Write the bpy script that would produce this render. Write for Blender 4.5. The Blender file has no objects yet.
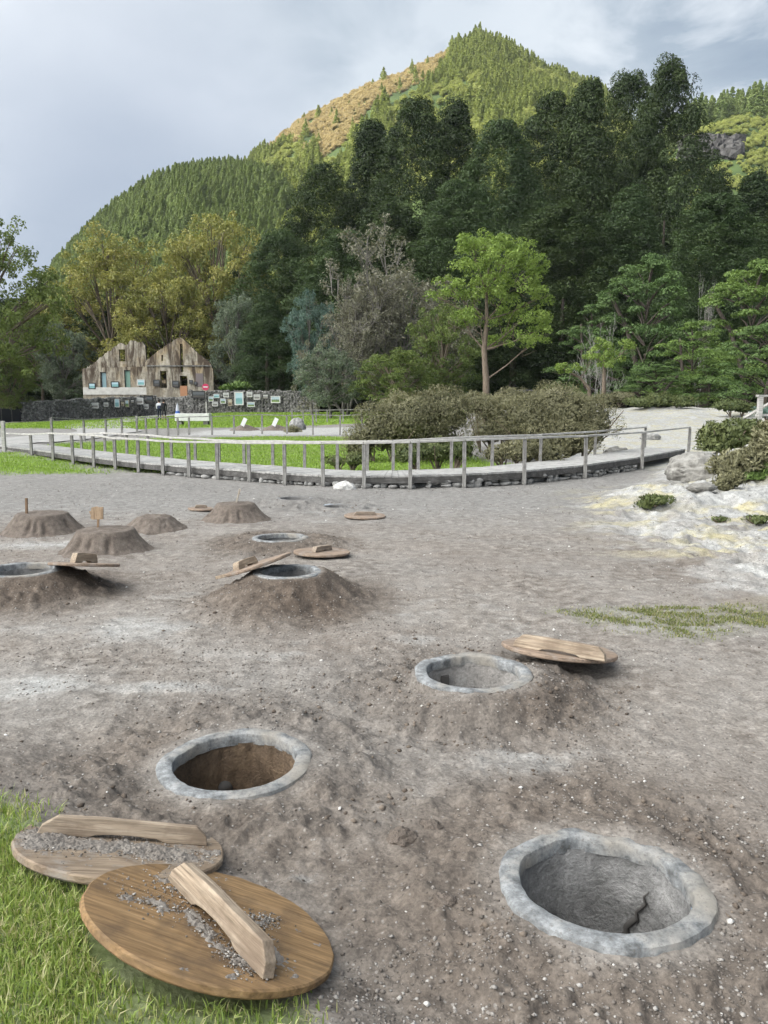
import bpy, math, random
import numpy as np
from mathutils import Vector, Matrix

HAZE = .00009
rng = np.random.default_rng(11)
random.seed(5)
S = bpy.context.scene
COL = S.collection
R = math.radians

# ------------------------------------------------------------------ camera
CAM = np.array([0.0, 0.0, 1.65])
F = 770.0
PITCH = math.atan(104 / F)
CP, SP = math.cos(PITCH), math.sin(PITCH)
cd = bpy.data.cameras.new('camera')
cam = bpy.data.objects.new('camera', cd)
COL.objects.link(cam)
cam.location = CAM
cam.rotation_euler = (math.pi / 2 - PITCH, 0, 0)
cd.sensor_fit = 'VERTICAL'
cd.sensor_height = 36
cd.lens = F / 1024 * 36
cd.clip_start = 0.05
cd.clip_end = 6000
S.camera = cam


def ray(px, py):
    dx, uy = (px - 384) / F, (512 - py) / F
    return np.array([dx, CP + uy * SP, -SP + uy * CP])


def at(px, py, Y):
    """world point seen at a pixel, at distance Y"""
    d = ray(px, py)
    return CAM + d * (Y / d[1])


def hit(px, py, z=0.0):
    d = ray(px, py)
    return CAM + d * ((z - CAM[2]) / d[2])


def hit_plane(px, py, c, n):
    d = ray(px, py)
    return CAM + d * (np.dot(c - CAM, n) / np.dot(d, n))


# ------------------------------------------------------------------ noise
def _h(ix, iy, s):
    n = (ix * 374761393 + iy * 668265263 + s * 2147483647 * 31) & 0xFFFFFFFF
    n = ((n ^ (n >> 13)) * 1274126177) & 0xFFFFFFFF
    return ((n ^ (n >> 16)) & 0xFFFF) / 65535.0


def vnoise(x, y, s=0):
    x = np.asarray(x, float); y = np.asarray(y, float)
    x0 = np.floor(x).astype(np.int64); y0 = np.floor(y).astype(np.int64)
    fx = x - x0; fy = y - y0
    fx = fx * fx * (3 - 2 * fx); fy = fy * fy * (3 - 2 * fy)
    a = _h(x0, y0, s); b = _h(x0 + 1, y0, s); c = _h(x0, y0 + 1, s); d = _h(x0 + 1, y0 + 1, s)
    return (a * (1 - fx) + b * fx) * (1 - fy) + (c * (1 - fx) + d * fx) * fy


def fbm(x, y, s=0, o=4, g=.5):
    t, a, n = 0, 1, 0
    for i in range(o):
        t = t + a * vnoise(np.asarray(x) * 2 ** i + 17.3 * i, np.asarray(y) * 2 ** i - 9.1 * i, s + i)
        n += a; a *= g
    return t / n


def ss(a, b, x):
    t = np.clip((np.asarray(x, float) - a) / (b - a), 0, 1)
    return t * t * (3 - 2 * t)


def poly_sd(x, y, poly):
    """signed distance to a polygon, negative inside"""
    x = np.asarray(x, float); y = np.asarray(y, float)
    d = np.full(x.shape, 1e18); ins = np.zeros(x.shape, bool)
    n = len(poly)
    for i in range(n):
        ax, ay = poly[i][:2]; bx, by = poly[(i + 1) % n][:2]
        ex, ey = bx - ax, by - ay
        t = np.clip(((x - ax) * ex + (y - ay) * ey) / (ex * ex + ey * ey + 1e-12), 0, 1)
        d = np.minimum(d, (x - ax - t * ex) ** 2 + (y - ay - t * ey) ** 2)
        c = ((ay > y) != (by > y)) & (x < (bx - ax) * (y - ay) / (by - ay + 1e-12) + ax)
        ins ^= c
    d = np.sqrt(d)
    return np.where(ins, -d, d)


# ------------------------------------------------------------------ pits and ground shape
# name, px, py, rim top height, outer radius, soil fall-off
PITS = {}
for nm, px, py, z, r, fall in [
    ('A', 603, 881, .055, .352, .55), ('B', 235, 760, .055, .351, .5), ('C', 473, 671, .13, .345, .42),
    ('D', 288, 571, .25, .30, .52), ('E', 280, 537, .08, .345, .5), ('F', 338, 505, .04, .29, .3),
    ('G', 295, 498, .10, .32, .6), ('H', 22, 569, .21, .345, .5)]:
    g = hit(px, py, z)
    PITS[nm] = (g[0], g[1], z, r, fall)


def bank_h(x, y):
    s = -.74 * (x + .22) - .67 * (y - 2.33)
    s = s + .09 * (fbm(x * 3, y * 3, 71, 2) - .5)
    return .30 * (1 - np.exp(-np.maximum(s - .08, 0) * 1.55)) * ss(3.9, 2.9, y + x * .1)


def rise(x, y):
    l = (.52 * ss(19.5, 36, y) + .60 * ss(58, 90, y)) * (.4 + .6 * ss(-36, -16, x))
    r = 1.55 * ss(20, 48, y)
    k = ss(1, 9, x)
    return l * (1 - k) + r * k + np.maximum(y - 96, 0) * .05 * ss(96, 110, y)


def knoll(x, y):
    d = ((x - 12.6) / 6.6) ** 2 + ((y - 16.8) / 5.0) ** 2
    a = .95 * ss(1.2, .1, d)
    d2 = ((x - 6.0) / 2.6) ** 2 + ((y - 13.4) / 2.0) ** 2
    d3 = ((x - 7.6) / 1.5) ** 2 + ((y - 15.4) / 1.3) ** 2
    return a + .24 * ss(1.2, .1, d2) + .30 * ss(1.1, .1, d3)


def Hb(x, y):
    """ground without fine relief"""
    x = np.asarray(x, float); y = np.asarray(y, float)
    z = rise(x, y) + knoll(x, y) + bank_h(x, y)
    z = z + .05 * (fbm(x * .35, y * .35, 3, 3) - .5) * ss(1.5, 6, y)
    for k, (cx, cy, rz, r, fall) in PITS.items():
        q = np.hypot(x - cx, y - cy)
        ang = np.arctan2(y - cy, x - cx)
        fl = fall * (1 + .35 * (vnoise(np.cos(ang) * 1.5 + cx, np.sin(ang) * 1.5 + cy, 5) - .5) * 2)
        t = np.clip((q - r - .03) / fl, 0, 1)
        prof = (1 - t) ** 1.6 if k in 'DH' else (1 - ss(0, 1, t))
        if k == 'C':
            prof = prof * np.where(q > r + .02, np.clip(.75 + .6 * np.cos(ang + .75), .2, 1.25), 1)
        m = (rz - (.006 if k in 'DHG' else .012) + .012 * (vnoise(np.cos(ang) * 3 + cx, np.sin(ang) * 3, 6) - .5)) * prof
        near = ss(r + .25, r, q)
        z = np.maximum(z, m) if k in 'DHG' else z * (1 - near) + m * near + (1 - near) * m
    return z


MASKPOLY = {}


def W(pts, z=0.0):
    return [tuple(hit(a, b, z)[:2]) for a, b in pts]


BANKLINE = W([(-260, 815), (0, 834), (22, 846), (70, 880), (118, 950), (200, 988), (292, 1026), (360, 1180), (-900, 1300)], .04)
PATCH = W([(556, 612), (600, 606), (680, 608), (768, 607), (860, 609), (860, 622), (768, 628), (725, 632), (690, 641), (640, 632), (590, 626)])


def LAWN(x, y):
    """true lawn weight, 0..1"""
    a = ss(.6, -.6, poly_sd(x, y, LAWN1) + 1.2 * (fbm(x * .8, y * .8, 31, 3) - .5))
    b = ss(1, -1, poly_sd(x, y, LAWN2) + 2.0 * (fbm(x * .5, y * .5, 32, 3) - .5))
    c = ss(.5, -.5, poly_sd(x, y, LAWN3) + 1.6 * (fbm(x * .9, y * .9, 33, 3) - .5))
    return np.maximum(np.maximum(a, b), c)


LAWN1 = [(-9.6, 23.2), (-6.0, 20.0), (-3.0, 18.6), (-.5, 18.2), (2.2, 19.0), (3.5, 22), (0, 31.5), (-4, 32.5), (-9, 31), (-12.5, 29)]
LAWN2 = [(-33, 68), (-24, 48), (-15, 41), (-7, 46), (-3, 55), (6, 60), (8, 90), (-17, 90), (-21, 78), (-27, 80)]
LAWN3 = [(-26, 33), (-16, 27.5), (-12, 25), (-9.2, 22.3), (-7.4, 19.6), (-9.5, 19.6), (-13.5, 21), (-26, 24)]


def ground_height(x, y):
    z = Hb(x, y)
    near = ss(30, 10, y)
    q = np.full(np.shape(x), 9.0)
    for k, (cx, cy, rz, r, fall) in PITS.items():
        q = np.minimum(q, np.hypot(x - cx, y - cy) - r)
    flat = ss(.0, .22, q)
    soil = ss(.75, .15, q)
    lump = (fbm(x * 7, y * 7, 11, 5, .62) - .5) * .044 - np.abs(fbm(x * 4.5, y * 4.5, 12, 4, .55) - .5) * .03 + (np.maximum(fbm(x * 16, y * 16, 14, 3) - .52, 0)) * .05
    z = z + near * (.25 + .75 * flat) * lump * (.45 + 1.6 * soil)
    z = z + (fbm(x * 1.6, y * 1.6, 15, 4) - .5) * .07 * flat * ss(1.5, 5, y)
    kn = ss(.1, .5, knoll(x, y))
    z = z + kn * (np.abs(fbm(x * 1.3, y * 1.3, 21, 5, .6) - .5) * -1.1 + .10 + (fbm(x * 4, y * 4, 22, 4, .6) - .5) * .22)
    far = ss(28, 45, y) * ss(0, 8, x)
    z = z + far * (fbm(x * .5, y * .5, 24, 4) - .5) * .5
    return z


BANKP = W([(575, 508), (620, 486), (700, 476), (900, 470), (900, 640), (768, 606), (700, 588), (650, 560), (600, 535)])
_gh = ground_height


def ground_height(x, y):
    z = _gh(x, y)
    m = ss(.3, -1.0, poly_sd(x, y, BANKP))
    return z + m * (.05 - np.abs(fbm(x * 1.5, y * 1.5, 25, 4, .6) - .5) * .40 + (fbm(x * 5, y * 5, 26, 4, .6) - .5) * .12)


def gz(x, y):
    return float(ground_height(np.array([float(x)]), np.array([float(y)]))[0])


# ------------------------------------------------------------------ mesh helpers
class MB:
    def __init__(self):
        self.v, self.f = [], []

    def add(self, vs, fs):
        o = len(self.v)
        self.v += [tuple(map(float, p)) for p in vs]
        self.f += [tuple(i + o for i in f) for f in fs]
        return self

    def box(self, c, size, M=None, jit=0.0):
        sx, sy, sz = [a / 2 for a in size]
        vs = []
        for dx, dy, dz in [(-1, -1, -1), (1, -1, -1), (1, 1, -1), (-1, 1, -1), (-1, -1, 1), (1, -1, 1), (1, 1, 1), (-1, 1, 1)]:
            p = Vector((dx * sx, dy * sy, dz * sz))
            if jit:
                p += Vector((random.uniform(-jit, jit), random.uniform(-jit, jit), random.uniform(-jit, jit)))
            if M is not None:
                p = M @ p
            vs.append((p[0] + c[0], p[1] + c[1], p[2] + c[2]))
        return self.add(vs, [(0, 3, 2, 1), (4, 5, 6, 7), (0, 1, 5, 4), (1, 2, 6, 5), (2, 3, 7, 6), (3, 0, 4, 7)])

    def beam(self, a, b, w, h):
        """box from a to b, w wide across (horizontal), h high"""
        a = Vector(a); b = Vector(b); d = b - a; L = d.length; d.normalize()
        up = Vector((0, 0, 1))
        if abs(d.z) > .95:
            up = Vector((0, 1, 0))
        s = d.cross(up).normalized(); u = s.cross(d)
        M = Matrix((d, s, u)).transposed()
        return self.box((a + b) / 2, (L, w, h), M)

    def tube(self, pts, rad, n=6, cap=True):
        pts = [Vector(p) for p in pts]
        o = []
        ref = None
        for i, p in enumerate(pts):
            d = (pts[min(i + 1, len(pts) - 1)] - pts[max(i - 1, 0)])
            if d.length < 1e-9:
                d = Vector((0, 0, 1))
            d.normalize()
            if ref is None:
                ref = Vector((1, 0, 0)) if abs(d.x) < .8 else Vector((0, 1, 0))
            s = d.cross(ref).normalized(); t = d.cross(s)
            ref = -t if False else ref
            for k in range(n):
                a = 2 * math.pi * k / n
                o.append(p + (s * math.cos(a) + t * math.sin(a)) * rad[i])
        fs = []
        for i in range(len(pts) - 1):
            for k in range(n):
                fs.append((i * n + k, i * n + (k + 1) % n, (i + 1) * n + (k + 1) % n, (i + 1) * n + k))
        if cap:
            fs.append(tuple(range(n - 1, -1, -1)))
            fs.append(tuple((len(pts) - 1) * n + k for k in range(n)))
        return self.add(o, fs)

    def lathe(self, prof, n=48, jr=0.0, closed=False, seed=0):
        o = []
        for k in range(n):
            a = 2 * math.pi * k / n
            j = (float(vnoise(math.cos(a) * 2.2 + seed, math.sin(a) * 2.2, 7)) - .5) * 2 * jr + (float(vnoise(math.cos(a) * 9 + seed, math.sin(a) * 9, 8)) - .5) * jr
            for r, z in prof:
                rr = r + j if r > 0 else 0
                o.append((rr * math.cos(a), rr * math.sin(a), z + j * .35))
        m = len(prof); fs = []
        for k in range(n):
            k2 = (k + 1) % n
            for i in range(m if closed else m - 1):
                i2 = (i + 1) % m
                fs.append((k * m + i, k2 * m + i, k2 * m + i2, k * m + i2))
        return self.add(o, fs)

    def build(self, name, mat, parent=None, smooth=False, bevel=0, M=None):
        me = bpy.data.meshes.new(name)
        me.from_pydata(self.v, [], self.f)
        me.materials.append(mat)
        if smooth:
            me.polygons.foreach_set('use_smooth', [True] * len(me.polygons))
        if smooth == 'sharp':
            me.set_sharp_from_angle(angle=R(32))
        me.update()
        o = bpy.data.objects.new(name, me)
        COL.objects.link(o)
        if parent is not None:
            o.parent = parent
        if M is not None:
            o.matrix_local = M
        if bevel:
            b = o.modifiers.new('bevel', 'BEVEL'); b.width = bevel; b.segments = 2; b.limit_method = 'ANGLE'
        return o


def np_mesh(name, V, Fa, mat, smooth=False, fattr=None, pattr=None):
    me = bpy.data.meshes.new(name)
    V = np.asarray(V, np.float32); Fa = np.asarray(Fa, np.int32)
    k = Fa.shape[1]
    me.vertices.add(len(V)); me.vertices.foreach_set('co', V.ravel())
    me.loops.add(Fa.size); me.loops.foreach_set('vertex_index', Fa.ravel())
    me.polygons.add(len(Fa))
    me.polygons.foreach_set('loop_start', np.arange(0, Fa.size, k, dtype=np.int32))
    me.polygons.foreach_set('loop_total', np.full(len(Fa), k, np.int32))
    if smooth:
        me.polygons.foreach_set('use_smooth', np.ones(len(Fa), bool))
    if mat:
        me.materials.append(mat)
    me.update(calc_edges=True)
    if fattr is not None:
        a = me.attributes.new('var', 'FLOAT', 'FACE'); a.data.foreach_set('value', np.asarray(fattr, np.float32))
    for nm, arr in (pattr or {}).items():
        a = me.attributes.new(nm, 'FLOAT_COLOR', 'POINT'); a.data.foreach_set('color', np.asarray(arr, np.float32).ravel())
    return me


def link(name, me, parent=None, loc=(0, 0, 0)):
    o = bpy.data.objects.new(name, me)
    COL.objects.link(o)
    o.location = loc
    if parent is not None:
        o.parent = parent
    return o


def tag(o, label=None, cat=None, group=None, kind=None):
    if label: o['label'] = label
    if cat: o['category'] = cat
    if group: o['group'] = group
    if kind: o['kind'] = kind
    return o


def empty(name, loc, label, cat, group=None, rz=0):
    o = bpy.data.objects.new(name, None)
    COL.objects.link(o)
    o.location = loc; o.rotation_euler = (0, 0, rz)
    o.empty_display_size = .2
    return tag(o, label, cat, group)


def copy_tree(o, parent=None):
    c = o.copy(); COL.objects.link(c); c.parent = parent
    for ch in list(o.children):
        copy_tree(ch, c)
    return c


# ------------------------------------------------------------------ materials
class NT:
    def __init__(self, name):
        self.m = bpy.data.materials.new(name); self.m.use_nodes = True
        self.t = self.m.node_tree; self.n = self.t.nodes; self.l = self.t.links
        self.b = self.n['Principled BSDF']; self.out = self.n['Material Output']
        self.b.inputs['Roughness'].default_value = .85
        self.b.inputs['Specular IOR Level'].default_value = .25

    def node(self, t, **k):
        n = self.n.new(t)
        for a, b in k.items():
            setattr(n, a, b)
        return n

    def coord(self, kind='Object', scale=(1, 1, 1)):
        tc = self.node('ShaderNodeTexCoord'); mp = self.node('ShaderNodeMapping')
        mp.inputs['Scale'].default_value = scale
        self.l.new(tc.outputs[kind], mp.inputs[0]); return mp.outputs[0]

    def pos(self, scale=(1, 1, 1)):
        g = self.node('ShaderNodeNewGeometry'); mp = self.node('ShaderNodeMapping')
        mp.inputs['Scale'].default_value = scale
        self.l.new(g.outputs['Position'], mp.inputs[0]); return mp.outputs[0]

    def noise(self, v, scale, detail=5, rough=.55, dist=0):
        n = self.node('ShaderNodeTexNoise')
        n.inputs['Scale'].default_value = scale; n.inputs['Detail'].default_value = detail
        n.inputs['Roughness'].default_value = rough; n.inputs['Distortion'].default_value = dist
        self.l.new(v, n.inputs['Vector']); return n.outputs['Fac']

    def vor(self, v, scale, feat='F1', out='Distance'):
        n = self.node('ShaderNodeTexVoronoi', feature=feat); n.inputs['Scale'].default_value = scale
        self.l.new(v, n.inputs['Vector']); return n.outputs[out]

    def ramp(self, f, stops, interp='LINEAR'):
        r = self.node('ShaderNodeValToRGB'); e = r.color_ramp.elements
        r.color_ramp.interpolation = interp
        while len(e) < len(stops): e.new(.5)
        for i, (p, c) in enumerate(stops):
            e[i].position = p
            e[i].color = (c, c, c, 1) if isinstance(c, (int, float)) else (*c, 1)
        self.l.new(f, r.inputs[0]); return r.outputs[0]

    def mix(self, f, a, b, mode='MIX'):
        m = self.node('ShaderNodeMix', data_type='RGBA', blend_type=mode)
        for sock, v in ((m.inputs[0], f), (m.inputs[6], a), (m.inputs[7], b)):
            if isinstance(v, (int, float)): sock.default_value = v
            elif isinstance(v, tuple): sock.default_value = (*v, 1)
            else: self.l.new(v, sock)
        return m.outputs[2]

    def math(self, op, a, b=None, clamp=False):
        m = self.node('ShaderNodeMath', operation=op, use_clamp=clamp)
        for s, v in ((m.inputs[0], a), (m.inputs[1], b)):
            if v is None: continue
            if isinstance(v, (int, float)): s.default_value = v
            else: self.l.new(v, s)
        return m.outputs[0]

    def attr(self, name, out='Color'):
        a = self.node('ShaderNodeAttribute', attribute_name=name); return a.outputs[out]

    def sep(self, c):
        s = self.node('ShaderNodeSeparateColor'); self.l.new(c, s.inputs[0]); return s.outputs

    def color(self, c):
        s = self.b.inputs['Base Color']
        if isinstance(c, tuple): s.default_value = (*c, 1)
        else: self.l.new(c, s)

    def bump(self, h, strength=.5, dist=.01):
        n = self.node('ShaderNodeBump'); n.inputs['Strength'].default_value = strength; n.inputs['Distance'].default_value = dist
        self.l.new(h, n.inputs['Height']); self.l.new(n.outputs[0], self.b.inputs['Normal']); return self


def foliage(name, dark, light, trans=.3, hue=.35, third=None):
    t = NT(name)
    v = t.attr('var', 'Fac')
    oi = t.node('ShaderNodeObjectInfo')
    f = t.math('ADD', t.math('MULTIPLY', v, 1 - hue * .5), t.math('MULTIPLY', oi.outputs['Random'], hue * .5), True)
    stops = [(0, dark), (1, light)] if third is None else [(0, dark), (.6, light), (1, third)]
    c = t.ramp(f, stops)
    t.color(c)
    t.b.inputs['Roughness'].default_value = .55
    t.b.inputs['Specular IOR Level'].default_value = .3
    tr = t.node('ShaderNodeBsdfTranslucent'); mx = t.node('ShaderNodeMixShader'); mx.inputs[0].default_value = trans
    cc = t.mix(1.0, c, (1.0, 1.0, .62), 'MULTIPLY')
    t.l.new(cc, tr.inputs[0]); t.l.new(t.b.outputs[0], mx.inputs[1]); t.l.new(tr.outputs[0], mx.inputs[2])
    t.l.new(mx.outputs[0], t.out.inputs[0])
    return t.m


def bark(name, a, b):
    t = NT(name); p = t.coord('Object', (6, 6, 1.2))
    n = t.noise(p, 4, 6)
    t.color(t.ramp(n, [(.3, a), (.7, b)])); t.bump(n, .6, .02); return t.m


def wood(name, cols, axis=0, scale=1.0, dirt=None, turn=0.0):
    t = NT(name)
    sc = [48 * scale, 48 * scale, 48 * scale]; sc[axis] = 2.6 * scale
    def grain(sc_):
        tc = t.node('ShaderNodeTexCoord'); m1 = t.node('ShaderNodeMapping'); m2 = t.node('ShaderNodeMapping')
        m1.inputs['Rotation'].default_value = (0, 0, turn); m2.inputs['Scale'].default_value = sc_
        t.l.new(tc.outputs['Object'], m1.inputs[0]); t.l.new(m1.outputs[0], m2.inputs[0]); return m2.outputs[0]
    p = grain(tuple(sc))
    n = t.noise(p, 1.0, 7, .66, .7)
    sc2 = [90 * scale] * 3; sc2[axis] = 5 * scale
    n2 = t.noise(grain(tuple(sc2)), 1.0, 5, .66)
    c = t.ramp(n, [(.25, cols[0]), (.5, cols[1]), (.75, cols[2])])
    c = t.mix(.7, c, t.ramp(n2, [(.32, .35), (.6, 1.15)]), 'MULTIPLY')
    bl = t.noise(t.coord('Object', (3, 3, 3)), 2.0, 4, .6)
    c = t.mix(t.math('MULTIPLY', t.ramp(bl, [(.45, 0.0), (.62, 1.0)]), .7), c, cols[3])
    if dirt:
        dn = t.noise(t.coord('Object'), 7.0, 8, .68)
        c = t.mix(t.ramp(dn, [(.50, 0.0), (.60, .9)]), c, dirt)
    t.color(c); t.bump(t.math('ADD', n, n2), .6, .004)
    t.b.inputs['Roughness'].default_value = .8
    return t.m


def stone(name, cols, scale=8, bump=.6, dist=.02):
    t = NT(name); p = t.coord('Object')
    n = t.noise(p, scale, 8, .62); n2 = t.noise(p, scale * .25, 3)
    c = t.ramp(n, [(.3, cols[0]), (.5, cols[1]), (.7, cols[2])])
    c = t.mix(t.ramp(n2, [(.4, 0.0), (.65, .5)]), c, cols[0])
    t.color(c); t.bump(n, bump, dist); return t.m


def plain(name, c, rough=.8):
    t = NT(name)
    n = t.noise(t.coord('Object'), 9, 5)
    t.color(t.mix(t.math('MULTIPLY', n, .5), c, tuple(x * .6 for x in c)))
    t.b.inputs['Roughness'].default_value = rough; return t.m


# ------------------------------------------------------------------ ground material
def ground_material():
    t = NT('volcanic_soil')
    p = t.pos()
    m = t.sep(t.attr('zone')); m2 = t.sep(t.attr('zone_b'))
    n1 = t.noise(p, 1.1, 6, .6); n2 = t.noise(p, 9, 6, .65); n3 = t.noise(p, 60, 4, .7); n4 = t.noise(p, .35, 4)
    soil = t.ramp(n2, [(.28, (.085, .070, .059)), (.5, (.205, .180, .157)), (.72, (.345, .315, .283))])
    soil = t.mix(t.ramp(n1, [(.4, 0.0), (.65, .6)]), soil, (.285, .266, .244))
    soil = t.mix(t.ramp(n4, [(.45, 0.0), (.62, .45)]), soil, (.185, .155, .132))
    # dark freshly dug soil
    dk = t.ramp(n2, [(.3, (.052, .039, .030)), (.7, (.140, .108, .084))])
    soil = t.mix(t.math('MULTIPLY', m[2], t.ramp(n1, [(.2, .7), (.7, 1.0)])), soil, dk)
    # pale grey ash of the far flat
    ash = t.ramp(n2, [(.3, (.15, .143, .135)), (.7, (.275, .268, .256))])
    soil = t.mix(m2[0], soil, ash)
    # white sinter crust
    wv = t.noise(p, 2.6, 8, .68)
    wf = t.math('MULTIPLY', m[0], 1.0)
    wmask = t.ramp(t.math('SUBTRACT', t.math('ADD', wf, wv), .66), [(0.0, 0.0), (.42, 1.0)])
    wh = t.ramp(n2, [(.25, (.23, .225, .215)), (.5, (.36, .355, .34)), (.75, (.50, .495, .475))])
    col = t.mix(wmask, soil, wh)
    yv = t.noise(p, 1.7, 6, .65)
    ym = t.math('MULTIPLY', m[1], t.ramp(yv, [(.46, 0.0), (.60, 1.0)]))
    col = t.mix(ym, col, t.ramp(n2, [(.3, (.30, .26, .15)), (.7, (.47, .43, .27))]))
    # salt and gravel flecks
    v = t.vor(p, 46, 'F1'); vc = t.vor(p, 46, 'F1', 'Color'); vs = t.sep(vc)
    fl = t.math('MULTIPLY', t.ramp(v, [(.20, 1.0), (.30, 0.0)]), t.ramp(vs[0], [(.74, 0.0), (.78, 1.0)]))
    col = t.mix(t.math('MULTIPLY', fl, .28), col, (.46, .445, .42))
    fd = t.math('MULTIPLY', t.ramp(v, [(.22, 1.0), (.32, 0.0)]), t.ramp(vs[1], [(.74, 0.0), (.78, 1.0)]))
    col = t.mix(t.math('MULTIPLY', fd, .6), col, (.10, .085, .075))
    col = t.mix(1.0, col, t.ramp(n3, [(.25, .52), (.75, 1.28)]), 'MULTIPLY')
    # grass-covered earth, forest floor
    gcol = t.ramp(t.noise(p, 3.5, 6, .7), [(.3, (.085, .115, .035)), (.6, (.15, .20, .055)), (.8, (.22, .235, .09))])
    gcol = t.mix(t.ramp(n1, [(.35, 0.0), (.65, .75)]), gcol, (.16, .25, .05))
    col = t.mix(m2[1], col, gcol)
    col = t.mix(m2[2], col, t.ramp(n2, [(.3, (.018, .022, .012)), (.7, (.05, .055, .025))]))
    t.color(col)
    t.b.inputs['Roughness'].default_value = .92
    t.b.inputs['Specular IOR Level'].default_value = .2
    h = t.math('ADD', t.math('MULTIPLY', n2, .6), t.math('ADD', t.math('MULTIPLY', n3, .5), t.math('MULTIPLY', v, .35)))
    t.bump(h, .75, .014)
    return t.m


def build_ground():
    ys = np.concatenate([np.linspace(-40, 1.35, 26)[:-1], 1.4 * np.exp(np.linspace(0, math.log(60 / 1.4), 930)), np.linspace(60, 760, 90)[1:]])
    u = np.concatenate([-1 - np.linspace(1, 0, 26)[:-1] ** 1.5, np.linspace(-1, 1, 640), 1 + np.linspace(0, 1, 26)[1:] ** 1.5])
    hw = .60 * np.clip(ys, 1.4, 200) + 2.0
    ext = hw + 30 + .8 * np.maximum(ys, 0)
    U, Yg = np.meshgrid(u, ys)
    core = np.clip(U, -1, 1) * hw[:, None]
    X = core + np.sign(U) * np.maximum(np.abs(U) - 1, 0) * ext[:, None]
    cell = np.gradient(ys)[:, None] * np.ones_like(X)
    for cx, cy, rz, r, fall in PITS.values():
        d = np.hypot(X - cx, Yg - cy); rm = r - .04
        s = np.abs(d - rm) < np.minimum(cell, .06) * .62
        k = np.where(s, rm / np.maximum(d, 1e-6), 1)
        X = cx + (X - cx) * k; Yg = cy + (Yg - cy) * k
    Z = ground_height(X, Yg)
    nr, nc = X.shape
    idx = np.arange(nr * nc).reshape(nr, nc)
    Fq = np.stack([idx[:-1, :-1], idx[:-1, 1:], idx[1:, 1:], idx[1:, :-1]], -1).reshape(-1, 4)
    V = np.stack([X, Yg, Z], -1).reshape(-1, 3)
    cen = V[Fq].mean(1)
    keep = np.ones(len(Fq), bool)
    for cx, cy, rz, r, fall in PITS.values():
        keep &= np.hypot(cen[:, 0] - cx, cen[:, 1] - cy) > r - .04
    Fq = Fq[keep]
    x, y = V[:, 0], V[:, 1]
    # zones
    white = .16 * ss(.44, .62, fbm(x * .22, y * .8, 41, 4)) * ss(3, 6, y)
    for px, py, rx, ry, a in [(140, 630, 60, 14, .50), (30, 688, 70, 14, .5), (150, 690, 80, 7, .38), (250, 655, 60, 8, .3), (520, 762, 80, 22, .42), (45, 545, 70, 5, .5), (650, 528, 70, 14, .5),
                              (760, 575, 80, 24, .55), (300, 880, 18, 8, .4), (45, 800, 14, 34, .35), (420, 640, 60, 6, .25), (690, 690, 60, 14, .2), (600, 790, 50, 10, .2)]:
        c = hit(px, py); ex = hit(px + rx, py)[0] - c[0]; ey = hit(px, py - ry)[1] - c[1]
        d = ((x - c[0]) / ex) ** 2 + ((y - c[1]) / ey) ** 2
        white = np.maximum(white, a * np.exp(-d * .9))
    kn = ss(.03, .25, knoll(x, y))
    white = np.maximum(white, .80 * kn)
    bankw = ss(.9, -1.1, poly_sd(x, y, W([(575, 508), (620, 486), (700, 476), (900, 470), (900, 640), (768, 606), (700, 588), (650, 560), (600, 535)])) + 1.1 * (fbm(x * .9, y * 1.4, 52, 4) - .5))
    white = np.maximum(white, bankw * (.22 + .55 * fbm(x * 1.6, y * 2.4, 53, 4)))
    sin_ = ss(1.5, -1.5, poly_sd(x, y, [(4.8, 22), (9, 20), (12, 21), (25, 32), (32, 52), (14, 52), (8, 36)]))
    white = np.maximum(white, .78 * sin_)
    mid = ss(1.5, -1.5, poly_sd(x, y, [(-9, 33), (-2, 33.5), (1, 34), (3, 45), (-3, 46), (-9, 40)]))
    white = np.maximum(white, .7 * mid)
    yel = kn * ss(.42, .62, fbm(x * .9, y * 1.2, 51, 4)) * .75
    yel = np.maximum(yel, bankw * ss(.5, .62, fbm(x * .7, y * 2.0, 54, 4)) * .9)
    for px, py, rx, ry in [(620, 512, 30, 16), (690, 538, 60, 8), (745, 548, 40, 8), (650, 503, 20, 8)]:
        c = hit(px, py); ex = hit(px + rx, py)[0] - c[0]; ey = abs(hit(px, py - ry)[1] - c[1])
        yel = np.maximum(yel, np.exp(-(((x - c[0]) / ex) ** 2 + ((y - c[1]) / ey) ** 2)))
    yel = np.maximum(yel, .55 * sin_)
    dark = np.zeros_like(x)
    for k, (cx, cy, rz, r, fall) in PITS.items():
        q = np.hypot(x - cx, y - cy) - r
        w = {'A': .75, 'B': .7, 'C': .85, 'D': 1.0, 'H': 1.0, 'E': .85, 'G': .8, 'F': .4}[k]
        d = w * ss(fall * 1.7, fall * .45, q + .35 * (fbm(x * 2.2, y * 2.2, 61, 3) - .5)) * ss(-.02, .12 if k in 'ABC' else .03, q)
        dark = np.maximum(dark, d)
    for px, py, rx, ry, a in [(330, 780, 70, 40, .6), (450, 850, 70, 60, .65), (120, 760, 50, 40, .45), (560, 700, 90, 40, .45), (640, 1000, 160, 40, .45), (700, 800, 80, 30, .3), (420, 715, 60, 25, .6), (690, 570, 60, 22, .45), (620, 563, 60, 14, .35)]:
        c = hit(px, py); ex = hit(px + rx, py)[0] - c[0]; ey = hit(px, py - ry)[1] - c[1]
        dark = np.maximum(dark, a * np.exp(-(((x - c[0]) / ex) ** 2 + ((y - c[1]) / ey) ** 2)) * ss(.3, .6, fbm(x * 2.5, y * 2.5, 62, 3)))
    ash = ss(9.5, 13.5, y + 1.5 * (fbm(x * .4, y * .4, 63, 3) - .5)) * ss(60, 40, y) * .8
    ash = np.maximum(ash, .25 * ss(.5, .7, fbm(x * .5, y * .9, 64, 3)))
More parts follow.
